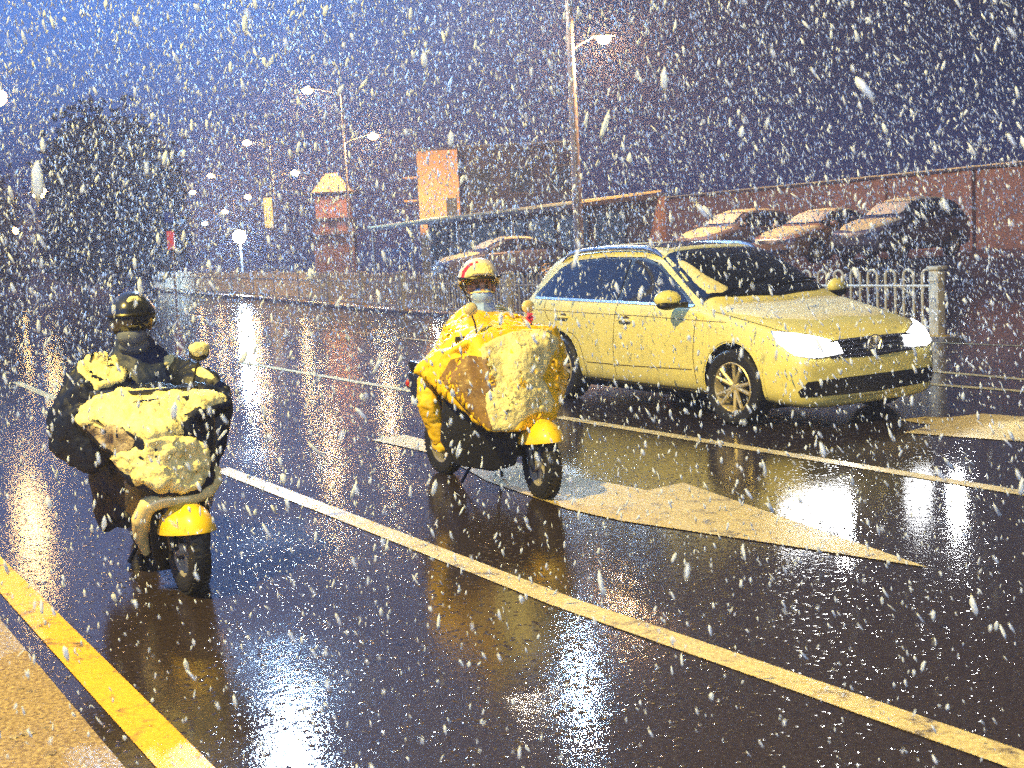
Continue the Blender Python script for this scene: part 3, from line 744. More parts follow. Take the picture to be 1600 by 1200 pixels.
# parked cars up on the terrace
TZ = .62
SPX = {'suv': -2.95, 'sedan': -2.35}
def parked(ST, kind, k, matb, loc, heading, label, snowtop=True):
    root = empty('parked_car', loc, heading, label, 'car', 'snow covered cars parked on the terrace by the wall')
    me, tree = car_shell(ST, .04, -.03, (0, -2.61), .315 * (k ** .5), [matb, M_well])
    me.name = 'body'; b = bpy.data.objects.new('body', me); C.objects.link(b); b.parent = root
    for x in (0, -2.61):
        for s in (1, -1): wheel(root, x, s * .78, .315 * k ** .5, s)
    for s in (1, -1):
        side_glass(s, tree, root, k, kind, .09)
        patch('headlamp', [(s * .45, .60 * k), (s * .74, .62 * k), (s * .74, .69 * k), (s * .48, .67 * k)], FRONT, tree, M_glass, root, .006, .06)
        mb = MB(); mb.ball((-.62, s * .99, 1.04 * k), (.07, .12, .08)); mb.build('mirror', matb, root)
        for z in (.6,): strip('door_gap', [(-1.70, .95), (-1.72, .3)], .012, SIDE(s), tree, M_black, root, .003)
    ws = [(-.53, -.69), (-.40, 0), (-.53, .69), (-1.235, .555), (-1.19, 0), (-1.235, -.555)]
    w = patch('windscreen', ws, TOP, tree, M_glass, root, .005, .08)
    patch('grille', [(-.45, .58 * k), (-.48, .66 * k), (.48, .66 * k), (.45, .58 * k)], FRONT, tree, M_black, root, .006, .06)
    patch('lower_intake', [(-.6, .28 * k), (-.6, .40 * k), (.6, .40 * k), (.6, .28 * k)], FRONT, tree, M_black, root, .006, .06)
    lm = lambda p: .035 + .02 * fnoise(p, 6, 2)
    sp = SPX[kind]
    patch('bonnet_snow', [(.70, -.5), (.80, 0), (.70, .5), (.3, .72), (-.42, .74), (-.36, .4), (-.34, 0), (-.36, -.4), (-.42, -.74), (.3, -.72)], TOP, tree, M_snow, root, .004, .08, lump=lm, edge=.10)
    patch('windscreen_snow', [(-.56, -.60), (-.48, 0), (-.56, .60), (-1.16, .50), (-1.12, 0), (-1.16, -.50)], TOP, tree, M_snowthin, w, .012, .08, lump=lambda p: .012 + .01 * fnoise(p, 8, 2), edge=.06)
    patch('roof_snow', [(-1.30, -.52), (-1.28, 0), (-1.30, .52), (sp, .50), (sp, -.50)], TOP, tree, M_snow, root, .004, .08, lump=lm, edge=.10)
    return root
M_pd = mat('dark_car_paint', (.09, .085, .10), .3, coat=.6)
M_pr = mat('grey_car_paint', (.20, .17, .16), .3, coat=.6)
M_po = mat('bronze_car_paint', (.35, .20, .08), .3, coat=.6)
def on_terrace(px, py): return ground(px, py, TZ)
p3 = on_terrace(1362, 407); p2 = on_terrace(1236, 412); p1 = on_terrace(1104, 412)
parked(SUV, 'suv', 1.10, M_pd, p3, math.radians(-140), 'dark parked off-roader with orange snow on its bonnet, rightmost of the three on the terrace')
parked(SEDAN, 'sedan', 1.0, M_po, p2, math.radians(-140), 'parked saloon glowing orange with snow, between the other two on the terrace')
parked(SUV, 'suv', 1.10, M_pr, p1 + Vector((.2, 1.0, 0)), math.radians(-140), 'parked car with reddish snow half hidden by the yellow car roof')
p0 = ground(725, 412, .0); p0 = at(722, 398, 42); p0.z = .3
pc = parked(SEDAN, 'sedan', 1.0, M_pd, p0, math.radians(-160), 'lone dark parked car under the long canopy, left of the lamp pole')
# ------------------------------------------------------------------ scooter riders
class Local:
    """a thing's own frame: front = -Y; at(px, py, y) gives the point of the frame's plane y seen there"""
    def __init__(s, w, th):
        s.w = Vector(w); s.R = Matrix.Rotation(-th, 3, 'Z')
    def __call__(s, px, py, yl):
        d = s.R @ pray(px, py); o = s.R @ (Vector((0, 0, CAM_H)) - s.w)
        return o + d * ((yl - o.y) / d.y)
    def frame(s, px, py, yl):
        O = s(px, py, yl); ax = (s(px + 50, py, yl) - O) / 50; ay = (s(px, py - 50, yl) - O) / 50
        return (O - ax * px - ay * (-py), ax, ay, s.R @ pray(px, py))
def PX(pts): return [(x, -y) for x, y in pts]

def skin_body(name, joints, edges, m, parent, root=0):
    me = bpy.data.meshes.new('t'); me.from_pydata([j[0] for j in joints], edges, [])
    o = bpy.data.objects.new('t', me); C.objects.link(o)
    k = o.modifiers.new('k', 'SKIN'); k.use_smooth_shade = True
    for i, j in enumerate(joints):
        sv = me.skin_vertices[0].data[i]; r = j[1]; sv.radius = (r, r) if not isinstance(r, tuple) else r
        sv.use_root = (i == root)
    q = o.modifiers.new('s', 'SUBSURF'); q.levels = 2; q.render_levels = 2
    dg = bpy.context.evaluated_depsgraph_get(); dg.update()
    m2 = bpy.data.meshes.new_from_object(o.evaluated_get(dg)); bpy.data.objects.remove(o)
    m2.name = name; m2.materials.clear(); m2.materials.append(m)
    m2.polygons.foreach_set('use_smooth', [True] * len(m2.polygons))
    o = bpy.data.objects.new(name, m2); C.objects.link(o); o.parent = parent
    return o

def body_mesh(parent, hc, sh, hips, hands, knees, feet):
    """one continuous seated figure: pelvis, spine, neck, head, arms with fingers, legs"""
    J = []; E_ = []
    def v(p, r, frm=None):
        J.append((Vector(p), r)); i = len(J) - 1
        if frm is not None: E_.append((frm, i))
        return i
    pel = v(hips, .13); waist = v(Vector(hips).lerp(Vector(sh), .45), .12, pel); ch = v(Vector(hips).lerp(Vector(sh), .85), (.16, .12), waist)
    nk = v(Vector(sh) + Vector((0, 0, .07)), .055, ch)
    hd0 = v(hc + Vector((0, .01, -.07)), .062, nk); hd1 = v(hc, (.078, .092), hd0); hd2 = v(hc + Vector((0, .01, .07)), .070, hd1)
    for s, hnd, kn, ft in ((-1, hands[0], knees[0], feet[0]), (1, hands[1], knees[1], feet[1])):
        s0 = v(Vector(sh) + Vector((s * .17, 0, -.01)), .058, ch)
        el = Vector(sh).lerp(Vector(hnd), .5) + Vector((s * .16, .05, -.12))
        e0 = v(el, .044, s0); w0 = v(hnd, .028, e0)
        dn = (Vector(hnd) - el).normalized(); p0 = v(Vector(hnd) + dn * .05, .030, w0)
        for f in range(4):
            q = Vector(hnd) + dn * .085 + Vector((s * (f - 1.5) * .020, 0, 0)); a = v(q, .0095, p0); b = v(q + Vector((0, -.022, -.018)), .009, a); v(q + Vector((0, -.012, -.045)), .0075, b)
        a = v(Vector(hnd) + dn * .05 + Vector((-s * .035, 0, -.01)), .011, p0); v(Vector(hnd) + dn * .08 + Vector((-s * .045, 0, -.03)), .009, a)
        h0 = v(Vector(hips) + Vector((s * .10, -.05, -.02)), .085, pel); k0 = v(kn, .060, h0); a0 = v(Vector(ft), .042, k0)
        v(Vector(ft) + Vector((0, -.10, -.04)), .036, a0)
    return skin_body('body', J, E_, M_skin, parent)

def scooter(root, fend, trim, steer=0.0, hb=.98, hbw=.33, fz=0.0):
    r = .215; y0 = 0
    for nm, y, st in (('front_wheel', 0, steer), ('rear_wheel', 1.24, 0)):
        e = bpy.data.objects.new('wheel', None); C.objects.link(e); e.parent = root; e.location = (0, y, r); e.rotation_euler = (0, 0, st)
        T = Matrix.Rotation(math.pi / 2, 4, 'Y')
        mb = MB(); mb.lathe([(r * .62, -.042), (r * .80, -.052), (r * .93, -.044), (r, -.018), (r, .018), (r * .93, .044), (r * .80, .052), (r * .62, .042)], T, 44, True)
        for k in range(44):
            a = k * 2 * math.pi / 44
            for sx in (-1, 1): mb.box((sx * .026, r * .985 * math.cos(a), r * .985 * math.sin(a)), (.03, .012, .014), Matrix.Rotation(a + sx * .3, 3, 'X'))
        mb.build('tyre', M_tyre, e)
        mb = MB(); mb.lathe([(r * .62, -.035), (r * .62, .035), (r * .55, .03), (r * .55, -.03)], T, 36, True); mb.lathe([(0, -.05), (.03, -.05), (.03, .05), (0, .05)], T, 16)
        for k in range(5):
            a = k * 2 * math.pi / 5; mb.tube([(0, .02 * math.cos(a), .02 * math.sin(a)), (0, r * .58 * math.cos(a), r * .58 * math.sin(a))], [.018, .014], 6)
        mb.build('rim', M_pole, e)
    RS = Matrix.Rotation(steer, 3, 'Z')
    mb = MB()
    for s in (-1, 1): mb.tube([RS @ Vector((s * .068, 0, r)), RS @ Vector((s * .072, .03, .36)), RS @ Vector((s * .06, .13, .62))], [.022, .024, .02], 8)
    mb.tube([(0, .12, .56), (0, .30, hb)], .03, 10); mb.build('fork', M_plastic, root)
    # front mudguard: rounded hood over the wheel
    bm = bmesh.new(); bmesh.ops.create_uvsphere(bm, u_segments=32, v_segments=20, radius=1, matrix=Matrix.Rotation(steer, 4, 'Z') @ Matrix.Translation((0, .0, .335 + fz)) @ Matrix.Rotation(-.12, 4, 'X') @ Matrix.Diagonal((.128, .235, .165, 1)))
    bmesh.ops.bisect_plane(bm, geom=list(bm.verts) + list(bm.edges) + list(bm.faces), plane_co=(0, 0, .352 + fz), plane_no=(0, -.12, -1), clear_outer=True)
    bmesh.ops.solidify(bm, geom=list(bm.faces), thickness=.006)
    f_ = from_bm('mudguard', bm, M_fender, root, True, 50)
    # leg shield, floor, body
    mb = MB(); mb.hull([(-.10, .10, .40), (.10, .10, .40), (-.20, .16, .55), (.20, .16, .55), (-.23, .22, .80), (.23, .22, .80), (-.16, .20, .93), (.16, .20, .93), (-.22, .36, .35), (.22, .36, .35), (-.2, .36, .85), (.2, .36, .85), (0, .07, .75), (-.12, .2, .24), (.12, .2, .24)])
    melt(mb, 'leg_shield', trim, root, .012, 3)
    mb = MB(); mb.box((0, .60, .26), (.36, .55, .10), None, .03); mb.build('floorboard', M_plastic, root)
    mb = MB(); mb.hull([(s * a, y, z) for s in (-1, 1) for a, y, z in ((.15, .82, .28), (.17, .86, .66), (.14, 1.45, .72), (.10, 1.5, .50), (.15, 1.0, .30), (.06, 1.62, .70))]); melt(mb, 'rear_body', M_plastic, root, .015, 3)
    mb = MB(); mb.hull([(s * a, y, z) for s in (-1, 1) for a, y, z in ((.13, .78, .70), (.15, .95, .77), (.15, 1.45, .80), (.11, 1.5, .72), (.1, .8, .68))]); melt(mb, 'seat', M_black, root, .015, 4)
    mb = MB(); mb.tube([(-hbw, .42, hb + .02), (-.12, .30, hb + .02), (.12, .30, hb + .02), (hbw, .42, hb + .02)], .014, 8)
    for s in (-1, 1): mb.tube([(s * hbw, .42, hb + .02), (s * (hbw - .12), .37, hb + .02)], .02, 8)
    mb.build('handlebar', M_plastic, root)
    mb = MB(); mb.tube([(.05, .66, .24), (.16, .74, .02)], .012, 6); mb.tube([(-.05, .66, .24), (-.16, .74, .02)], .012, 6); mb.build('stand', M_plastic, root)
    mb = MB(); mb.ball((0, 1.60, .62), (.09, .03, .05)); mb.build('tail_lamp', M_red, root)
    return root

def helmet(parent, c, sc, m, yaw=0, tilt=0, vis=False):
    T = Matrix.Translation(c) @ Matrix.Rotation(yaw, 4, 'Z') @ Matrix.Rotation(tilt, 4, 'X')
    bm = bmesh.new(); bmesh.ops.create_uvsphere(bm, u_segments=40, v_segments=28, radius=1, matrix=Matrix.Diagonal((.128 * sc, .150 * sc, .140 * sc, 1)))
    bmesh.ops.bisect_plane(bm, geom=list(bm.verts) + list(bm.edges) + list(bm.faces), plane_co=(0, -.06 * sc, .01 * sc), plane_no=(0, -.55, -1), clear_outer=True)
    bmesh.ops.solidify(bm, geom=list(bm.faces), thickness=.012)
    bmesh.ops.transform(bm, matrix=T, verts=bm.verts)
    h = from_bm('helmet', bm, m, parent, True, 50)
    mb = MB(); arc = [T @ Vector((.132 * sc * math.sin(a), -.152 * sc * math.cos(a), .022 * sc + .012 * math.cos(a))) for a in np.linspace(-1.25, 1.25, 16)]
    mb.tube(arc, .009, 6); mb.build('helmet_rim', M_black, h)
    mb = MB(); mb.tube([T @ Vector((.115 * sc, .0, -.02)), T @ Vector((.06, -.05, -.13 * sc)), T @ Vector((0, -.07, -.15 * sc)), T @ Vector((-.06, -.05, -.13 * sc)), T @ Vector((-.115 * sc, .0, -.02))], .007, 6); mb.build('chin_strap', M_black, h)
    return h, T

def face(parent, c, R, dark=False):
    for s in (-1, 1):
        mb = MB(); mb.ball(c + R @ Vector((s * .031, -.084, .012)), (.014, .010, .009)); mb.build('eye', M_eye, parent)
        mb = MB(); mb.tube([c + R @ Vector((s * .015, -.094, .033)), c + R @ Vector((s * .032, -.094, .038)), c + R @ Vector((s * .05, -.084, .031))], [.003, .005, .002], 6); mb.build('eyebrow', M_black, parent)
        mb = MB(); mb.ball(c + R @ Vector((s * .083, .005, -.005)), (.014, .02, .032)); mb.build('ear', M_skin, parent)
    mb = MB(); mb.ball(c + R @ Vector((0, -.100, -.012)), (.014, .020, .024)); mb.build('nose', M_skin, parent)

def crust(a):
    return lambda p: a * (.33 + .95 * fnoise(p, 6.5, 3) + .60 * fnoise(p, 19, 2)) + .010 * fnoise(p, 45, 2)
def folds(a, f, z=1.0):
    def g(p):
        q = Vector((p.x * f, p.y * f, p.z * f * z))
        return a * (1 - 2.2 * abs(noise.noise(q))) + a * .5 * noise.noise(q * 2.3)
    return g

# ---- rider in the yellow raincoat
w2 = Vector((.16, 7.86, 0)); th2 = .56; L2 = Local(w2, th2)
sc2 = empty('motor_scooter', w2, th2, 'dark scooter with a yellow mudguard over its black front wheel, under the yellow raincoat', 'scooter')
scooter(sc2, M_fender, M_plastic, -.16)
mb = MB(); q_ = L2; mb.hull([q_(690, 612, .50), q_(686, 690, .50), q_(712, 728, .42), q_(770, 738, .26), q_(806, 728, .16), q_(812, 700, .12), q_(814, 655, .10), q_(760, 640, .2), q_(720, 600, .6), q_(740, 700, .7), q_(800, 700, .5), q_(800, 620, .4)]); melt(mb, 'side_fairing', M_plastic, sc2, .013, 3)
for (x, y, yl), b in (((736, 483, .32), (748, 535, .30)), ((825, 479, .32), (832, 520, .30))):
    c = L2(x, y, yl); q = L2(b[0], b[1], b[2])
    mb = MB(); mb.tube([q, q.lerp(c, .6) + Vector((.004, 0, 0)), c - Vector((0, 0, .03))], .0055, 6); st = mb.build('mirror_stalk', M_plastic, sc2)
    mb = MB(); mb.ball(c, (.047, .022, .042)); mr = mb.build('mirror', M_cream, st)
c = L2(827, 495, .31); mb = MB()
for k in range(6):
    a = k * 1.05; mb.tube([c, c + Vector((.028 * math.cos(a), -.01, .022 * math.sin(a))), c + Vector((.02 * math.cos(a + .6), -.015, .03 * math.sin(a + .6) - .012))], [.004, .011, .003], 6)
mb.build('ribbon', M_ribbon, sc2)

p2_ = empty('person', w2, th2, 'person in a bright yellow raincoat and white helmet riding the scooter beside the car', 'person')
hc = L2(752, 450, .82); P2_ = L2
sh2 = Vector((hc.x - .0, .90, hc.z - .25))
bd = body_mesh(p2_, hc, sh2, Vector((hc.x * .6, 1.02, .84)), (Vector((-.27, .48, .88)), Vector((.20, .48, .88))), (P2_(672, 600, .66), Vector((.2, .58, .74))), (P2_(688, 676, .62), Vector((.18, .62, .36))))
Rh = Matrix.Rotation(-.45, 3, 'Z')
face(bd, hc, Rh)
h2, T2 = helmet(bd, hc + Vector((-.008, .015, .05)), 1.10, M_helm, -.45, .10)
th_ = bvh(h2)
fr2 = L2.frame(746, 430, .8)
patch('helmet_snow', PX([(730, 450), (724, 436), (730, 420), (742, 410), (760, 409), (771, 420), (776, 438), (775, 449), (752, 446)]), fr2, th_, M_snow, h2, .003, 2.5, lump=lambda p: .006 + .004 * fnoise(p, 40, 2), edge=5)
for pts in ([(720, 440), (723, 424), (732, 413), (746, 408), (748, 411), (735, 416), (727, 427), (725, 440)],):
    patch('helmet_stripe', PX(pts), fr2, th_, M_red, h2, .002, 3)
mb = MB(); mb.ball(hc + Rh @ Vector((0, -.052, -.052)), (.072, .066, .055)); mb.hull([hc + Rh @ Vector(q) for q in ((-.07, -.03, -.08), (.07, -.03, -.08), (-.09, -.05, -.17), (.09, -.05, -.17), (0, -.10, -.07), (0, -.12, -.16), (-.06, .05, -.1), (.06, .05, -.1))])
melt(mb, 'face_mask', M_maskb, bd, .008, 3, folds(.003, 18))
mb = MB(); mb.tube([hc + Rh @ Vector((-.075, -.04, -.03)), hc + Rh @ Vector((-.03, -.118, -.02)), hc + Rh @ Vector((.03, -.118, -.02)), hc + Rh @ Vector((.075, -.04, -.03))], .006, 6); mb.build('mask_edge', M_snow, bd)

mb = MB(); P = lambda *q: L2(*q)
neck = [P(722, 482, .80), P(790, 490, .76), P(735, 478, .98), P(785, 480, .98), P(757, 492, .66)]
mb.hull(neck + [P(700, 505, .85), P(700, 508, 1.05), P(812, 505, .80), P(812, 508, 1.02), P(672, 560, .75), P(660, 582, .72), P(690, 640, 1.0), P(850, 560, .8), P(735, 520, .42), P(850, 515, .36), P(780, 620, .8)])
mb.hull([P(735, 520, .42), P(700, 535, .50), P(652, 572, .60), P(648, 582, .60), P(672, 590, .62), P(740, 530, .2), P(800, 512, .22), P(868, 513, .22), P(884, 545, .26), P(850, 515, .5), P(712, 508, .7), P(770, 500, .7), P(700, 610, .6)])
mb.hull([P(740, 530, .2), P(800, 513, .14), P(866, 515, .12), P(885, 548, .16), P(884, 600, .20), P(765, 676, .02), P(815, 672, -.05), P(868, 655, .03), P(700, 600, .30), P(750, 560, .12), P(820, 560, .03), P(874, 630, .2), P(740, 620, .3), P(850, 600, .4), P(770, 540, .5)])
mb.hull([P(650, 578, .60), P(704, 556, .36), P(752, 552, .14), P(702, 606, .42), P(762, 672, .05), P(720, 640, .30), P(700, 565, .5), P(755, 600, .25)])
f1 = folds(.024, 5.0, .30); f2 = folds(.006, 17, .6)
coat = melt(mb, 'raincoat', M_poncho, bd, .013, 3, lambda p: f1(p) + f2(p))
tc_ = bvh(coat)
frc = L2.frame(770, 590, .25)
patch('wet_panel', PX([(706, 562), (735, 556), (760, 560), (772, 585), (778, 625), (768, 670), (735, 648), (700, 608), (690, 590)]), frc, tc_, M_ponchowet, coat, .003, 5)
patch('snow', PX([(738, 556), (748, 542), (765, 530), (788, 520), (815, 510), (850, 512), (876, 526), (872, 548), (858, 570), (850, 590), (868, 625), (864, 648), (838, 645), (815, 658), (800, 674), (768, 676), (758, 640), (754, 612), (747, 592), (756, 574)]), frc, tc_, M_snow, coat, .002, 3, lump=lambda p: .026 * (.20 + 1.0 * fnoise(p, 4.2, 3) + .35 * fnoise(p, 11, 2)) + .004 * fnoise(p, 45, 2), edge=10)
patch('snow', PX([(822, 515), (850, 510), (868, 516), (862, 522), (835, 522)]), frc, tc_, M_snow, coat, .001, 4, lump=snowlump(.02, 16), edge=6)
# draped outer flap and straps on the far side
mb = MB(); mb.hull([P(868, 520, .16), P(884, 545, .20), P(884, 590, .30), P(874, 606, .30), P(862, 600, .18), P(866, 545, .12), P(880, 560, .34), P(870, 600, .36)])
melt(mb, 'side_flap', M_poncho, bd, .010, 2, folds(.006, 12, .4))
# trouser leg and shoe on the near side, and its twin on the far side
mb = MB(); mb.tube([P(690, 580, .86), P(672, 600, .66), P(668, 632, .62), P(678, 658, .62), P(690, 690, .60)], [.10, .085, .066, .062, .058], 12)
melt(mb, 'trouser_leg', M_poncho, bd, .010, 2, folds(.007, 14, 1.6))
mb = MB(); mb.hull([P(672, 684, .66), P(700, 686, .62), P(678, 702, .62), P(706, 708, .52), P(712, 704, .50), P(700, 694, .50), P(684, 708, .56)])
for q in mb.bm.verts: q.co.x += 0
mb.ball(P(690, 697, .60), (.055, .10, .045)); sh_ = melt(mb, 'shoe', M_fender, bd, .008, 3)
mb = MB(); mb.tube([Vector((.16, .9, .76)), Vector((.21, .60, .72)), Vector((.20, .62, .50)), Vector((.18, .62, .38))], [.09, .08, .065, .055], 12); melt(mb, 'trouser_leg', M_poncho, bd, .012, 2)
mb = MB(); mb.ball((.18, .56, .345), (.048, .12, .045)); mb.build('shoe', M_boot, bd)

# ---- rider in the dark coat
w1 = Vector((-1.59, 6.02, 0)); th1 = .46; L1 = Local(w1, th1); P = lambda *q: L1(*q)
sc1 = empty('motor_scooter', w1, th1, 'cream fronted scooter with a yellow mudguard, carrying the rider in the dark coat', 'scooter')
scooter(sc1, M_fender, M_plastic, .10, hb=.93, fz=-.055)
mb = MB(); mb.hull([P(232, 800, .10), P(328, 790, .06), P(236, 860, .16), P(330, 850, .12), P(245, 895, .34), P(325, 880, .34), P(240, 780, .3), P(325, 770, .3)]); melt(mb, 'lower_fairing', M_plastic, sc1, .012, 2)
mb = MB(); mb.tube([P(338, 730, .10), P(339, 750, .06), P(326, 768, .02), (P(295, 780, .0)), P(255, 782, .02), P(230, 790, .03), P(220, 812, .06), P(220, 838, .12), P(229, 866, .18)], [.022, .030, .034, .036, .038, .046, .046, .036, .018], 12)
melt(mb, 'front_cowl', M_cream, sc1, .008, 2)
mb = MB(); mb.tube([P(302, 600, .38), P(306, 575, .34), P(311, 562, .32)], .006, 6); st = mb.build('mirror_stalk', M_plastic, sc1)
mb = MB(); mb.ball(P(311, 550, .31), (.052, .024, .045)); mr = mb.build('mirror', M_plastic, st)
mb = MB(); mb.ball(P(311, 546, .305), (.05, .022, .036)); melt(mb, 'snow', M_snow, mr, .006, 1, folds(.008, 25))

p1_ = empty('person', w1, th1, 'person in a snow-caked dark coat, dark helmet and grey mask riding in the left lane', 'person')
hc = P(208, 508, .82); sh1 = Vector((hc.x + .0, .90, hc.z - .25))
bd = body_mesh(p1_, hc, sh1, Vector((hc.x * .6, 1.02, .84)), (Vector((-.33, .52, .80)), Vector((.22, .52, .80))), (Vector((-.2, .58, .74)), Vector((.2, .58, .74))), (Vector((-.17, .62, .33)), Vector((.17, .62, .33))))
Rh = Matrix.Rotation(-.35, 3, 'Z'); face(bd, hc, Rh)
h1, T1 = helmet(bd, hc + Vector((0, .015, .04)), .98, M_helmd, -.35, .10)
bm = bmesh.new(); bmesh.ops.create_uvsphere(bm, u_segments=36, v_segments=24, radius=1, matrix=Matrix.Diagonal((.124, .150, .135, 1)))
bmesh.ops.bisect_plane(bm, geom=list(bm.verts) + list(bm.edges) + list(bm.faces), plane_co=(0, -.06, 0), plane_no=(0, 1, 0), clear_outer=True)
bmesh.ops.bisect_plane(bm, geom=list(bm.verts) + list(bm.edges) + list(bm.faces), plane_co=(0, 0, -.05), plane_no=(0, 0, -1), clear_outer=True)
bmesh.ops.bisect_plane(bm, geom=list(bm.verts) + list(bm.edges) + list(bm.faces), plane_co=(0, 0, .065), plane_no=(0, 0, 1), clear_outer=True)
bmesh.ops.transform(bm, matrix=T1, verts=bm.verts); from_bm('visor', bm, M_glass, h1)
t1 = bvh(h1); fr = L1.frame(207, 500, .8)
patch('helmet_snow', PX([(195, 472), (200, 464), (210, 461), (220, 465), (224, 473), (212, 470), (202, 474)]), fr, t1, M_snow, h1, .002, 2.5, lump=snowlump(.016, 25), edge=5)
patch('helmet_snow', PX([(178, 503), (184, 496), (190, 500), (196, 506), (190, 509), (182, 508)]), fr, t1, M_snow, h1, .002, 2.5, lump=snowlump(.010, 25), edge=4)
mb = MB(); mb.ball(hc + Rh @ Vector((0, -.055, -.055)), (.078, .070, .060)); mb.ball(hc + Rh @ Vector((0, -.02, -.11)), (.08, .07, .05))
melt(mb, 'face_mask', M_mask, bd, .008, 3, folds(.003, 18))
# jacket and sleeves
mb = MB()
mb.hull([P(190, 540, .85), P(235, 540, .82), P(160, 572, .85), P(180, 560, 1.05), P(278, 560, .78), P(250, 555, 1.05), P(150, 620, .95), P(160, 700, 1.1), P(300, 620, .75), P(295, 720, .9), P(215, 600, .66), P(220, 700, .6)])
mb.hull([P(188, 522, .86), P(232, 522, .84), P(175, 556, .86), P(262, 552, .82), P(210, 530, .98), P(212, 575, .72), P(185, 560, 1.02), P(240, 560, 1.0)])
jk = melt(mb, 'jacket', M_navy2, bd, .012, 3, lambda p: folds(.012, 7, .5)(p) + folds(.005, 18)(p))
mb = MB()
mb.hull([P(165, 556, .80), P(118, 566, .68), P(150, 560, .95), P(120, 590, .60), P(92, 612, .60), P(75, 655, .58), P(74, 690, .55), P(95, 705, .50), P(205, 590, .62), P(200, 620, .50), P(140, 640, .42), P(130, 605, .45), P(110, 640, .8)])
mb.hull([P(120, 640, .42), P(75, 668, .55), P(76, 700, .55), P(110, 726, .48), P(145, 740, .42), P(200, 700, .32), P(200, 640, .30), P(130, 620, .5), P(120, 690, .75)])
mb.hull([P(275, 555, .78), P(255, 560, .9), P(300, 572, .60), P(328, 575, .48), P(345, 592, .38), P(358, 605, .30), P(362, 650, .30), P(350, 700, .28), P(338, 738, .25), P(318, 740, .28), P(300, 660, .3), P(290, 600, .5), P(310, 640, .65)])
mb.hull([P(145, 690, .60), P(135, 735, .62), P(150, 810, .68), P(165, 826, .66), P(200, 822, .56), P(214, 800, .42), P(222, 745, .25), P(215, 690, .25), P(200, 700, .8), P(175, 800, .9), P(240, 780, .3)])
cl = melt(mb, 'winter_coat', M_navy, bd, .013, 3, lambda p: folds(.018, 5.5, .6)(p) + folds(.007, 16)(p))
mb = MB(); mb.hull([(-.25, .5, .3), (-.25, .9, .25), (.22, .5, .3), (.22, .9, .25), (-.28, .8, .8), (.25, .8, .8), (-.25, .45, .7), (.25, .45, .7)])
melt(mb, 'trousers', M_navy, bd, .015, 2, folds(.015, 7, .5))
for s in (-1, 1):
    mb = MB(); mb.hull([(s * .17 + a, y, z) for a in (-.045, .045) for y, z in ((.42, .32), (.46, .38), (.60, .42), (.60, .60), (.72, .60), (.72, .32))]); melt(mb, 'boot', M_boot, bd, .01, 3)
# wind blanket over handlebar and front
bl = empty('wind_blanket', w1, th1, 'padded wind blanket caked with yellow-lit snow, spread over the front of the left scooter', 'blanket')
mb = MB()
mb.hull([P(110, 658, .36), P(150, 614, .42), P(240, 598, .42), P(330, 600, .34), P(361, 610, .30), P(361, 630, .20), P(300, 655, .04), P(240, 684, -.02), P(185, 678, .08), P(130, 668, .3), P(160, 690, .42), P(320, 660, .4)])
mb.hull([P(185, 672, .08), P(300, 652, .04), P(316, 690, .0), P(240, 682, -.04), P(172, 714, .10), P(330, 715, .02), P(333, 752, .0), P(308, 770, -.04), P(250, 778, -.06), P(205, 758, .02), P(190, 735, .1), P(240, 700, .4), P(300, 740, .35)])
mb.hull([P(128, 664, .32), P(205, 668, .05), P(212, 700, .06), P(180, 712, .14), P(140, 684, .34), P(190, 700, .4)])
cover = melt(mb, 'cover', M_navy, bl, .012, 2, lambda p: folds(.014, 7, .7)(p) + folds(.006, 20)(p))
tb = bvh(cover); fb1 = L1.frame(240, 680, .1)
patch('wet_panel', PX([(135, 668), (160, 660), (190, 668), (212, 688), (208, 700), (185, 710), (160, 695)]), fb1, tb, M_slushbrown, cover, .003, 5)
patch('snow', PX([(112, 658), (128, 636), (150, 613), (185, 606), (245, 602), (330, 605), (359, 613), (359, 626), (330, 634), (300, 650), (285, 664), (290, 678), (262, 686), (230, 692), (212, 684), (190, 668), (150, 660), (128, 668)]), fb1, tb, M_snow, cover, .006, 3.5, lump=crust(.046), edge=12)
patch('snow', PX([(172, 714), (188, 704), (208, 698), (222, 684), (262, 676), (300, 682), (322, 694), (330, 718), (328, 744), (312, 764), (282, 774), (248, 772), (224, 756), (212, 762), (204, 744), (188, 736)]), fb1, tb, M_snow, cover, .006, 3.5, lump=crust(.05), edge=12)
tj = bvh(cl); fj = L1.frame(170, 580, .6)
patch('snow', PX([(117, 566), (135, 552), (160, 550), (178, 545), (190, 560), (204, 576), (198, 596), (170, 606), (150, 612), (138, 596), (120, 582)]), fj, tj, M_snow, cl, .003, 4, lump=crust(.04), edge=10)
patch('snow', PX([(296, 574), (318, 572), (338, 588), (330, 596), (310, 590)]), fj, tj, M_snow, cl, .003, 4, lump=snowlump(.02, 18), edge=6)
tj = bvh(jk)
patch('snow', PX([(162, 566), (180, 550), (186, 562), (184, 590), (170, 592)]), fj, tj, M_snow, jk, .003, 4, lump=snowlump(.03, 14), edge=7)
patch('snow', PX([(256, 556), (272, 548), (284, 556), (282, 570), (268, 574), (258, 570)]), fj, tj, M_snow, jk, .003, 4, lump=snowlump(.02, 18), edge=6)

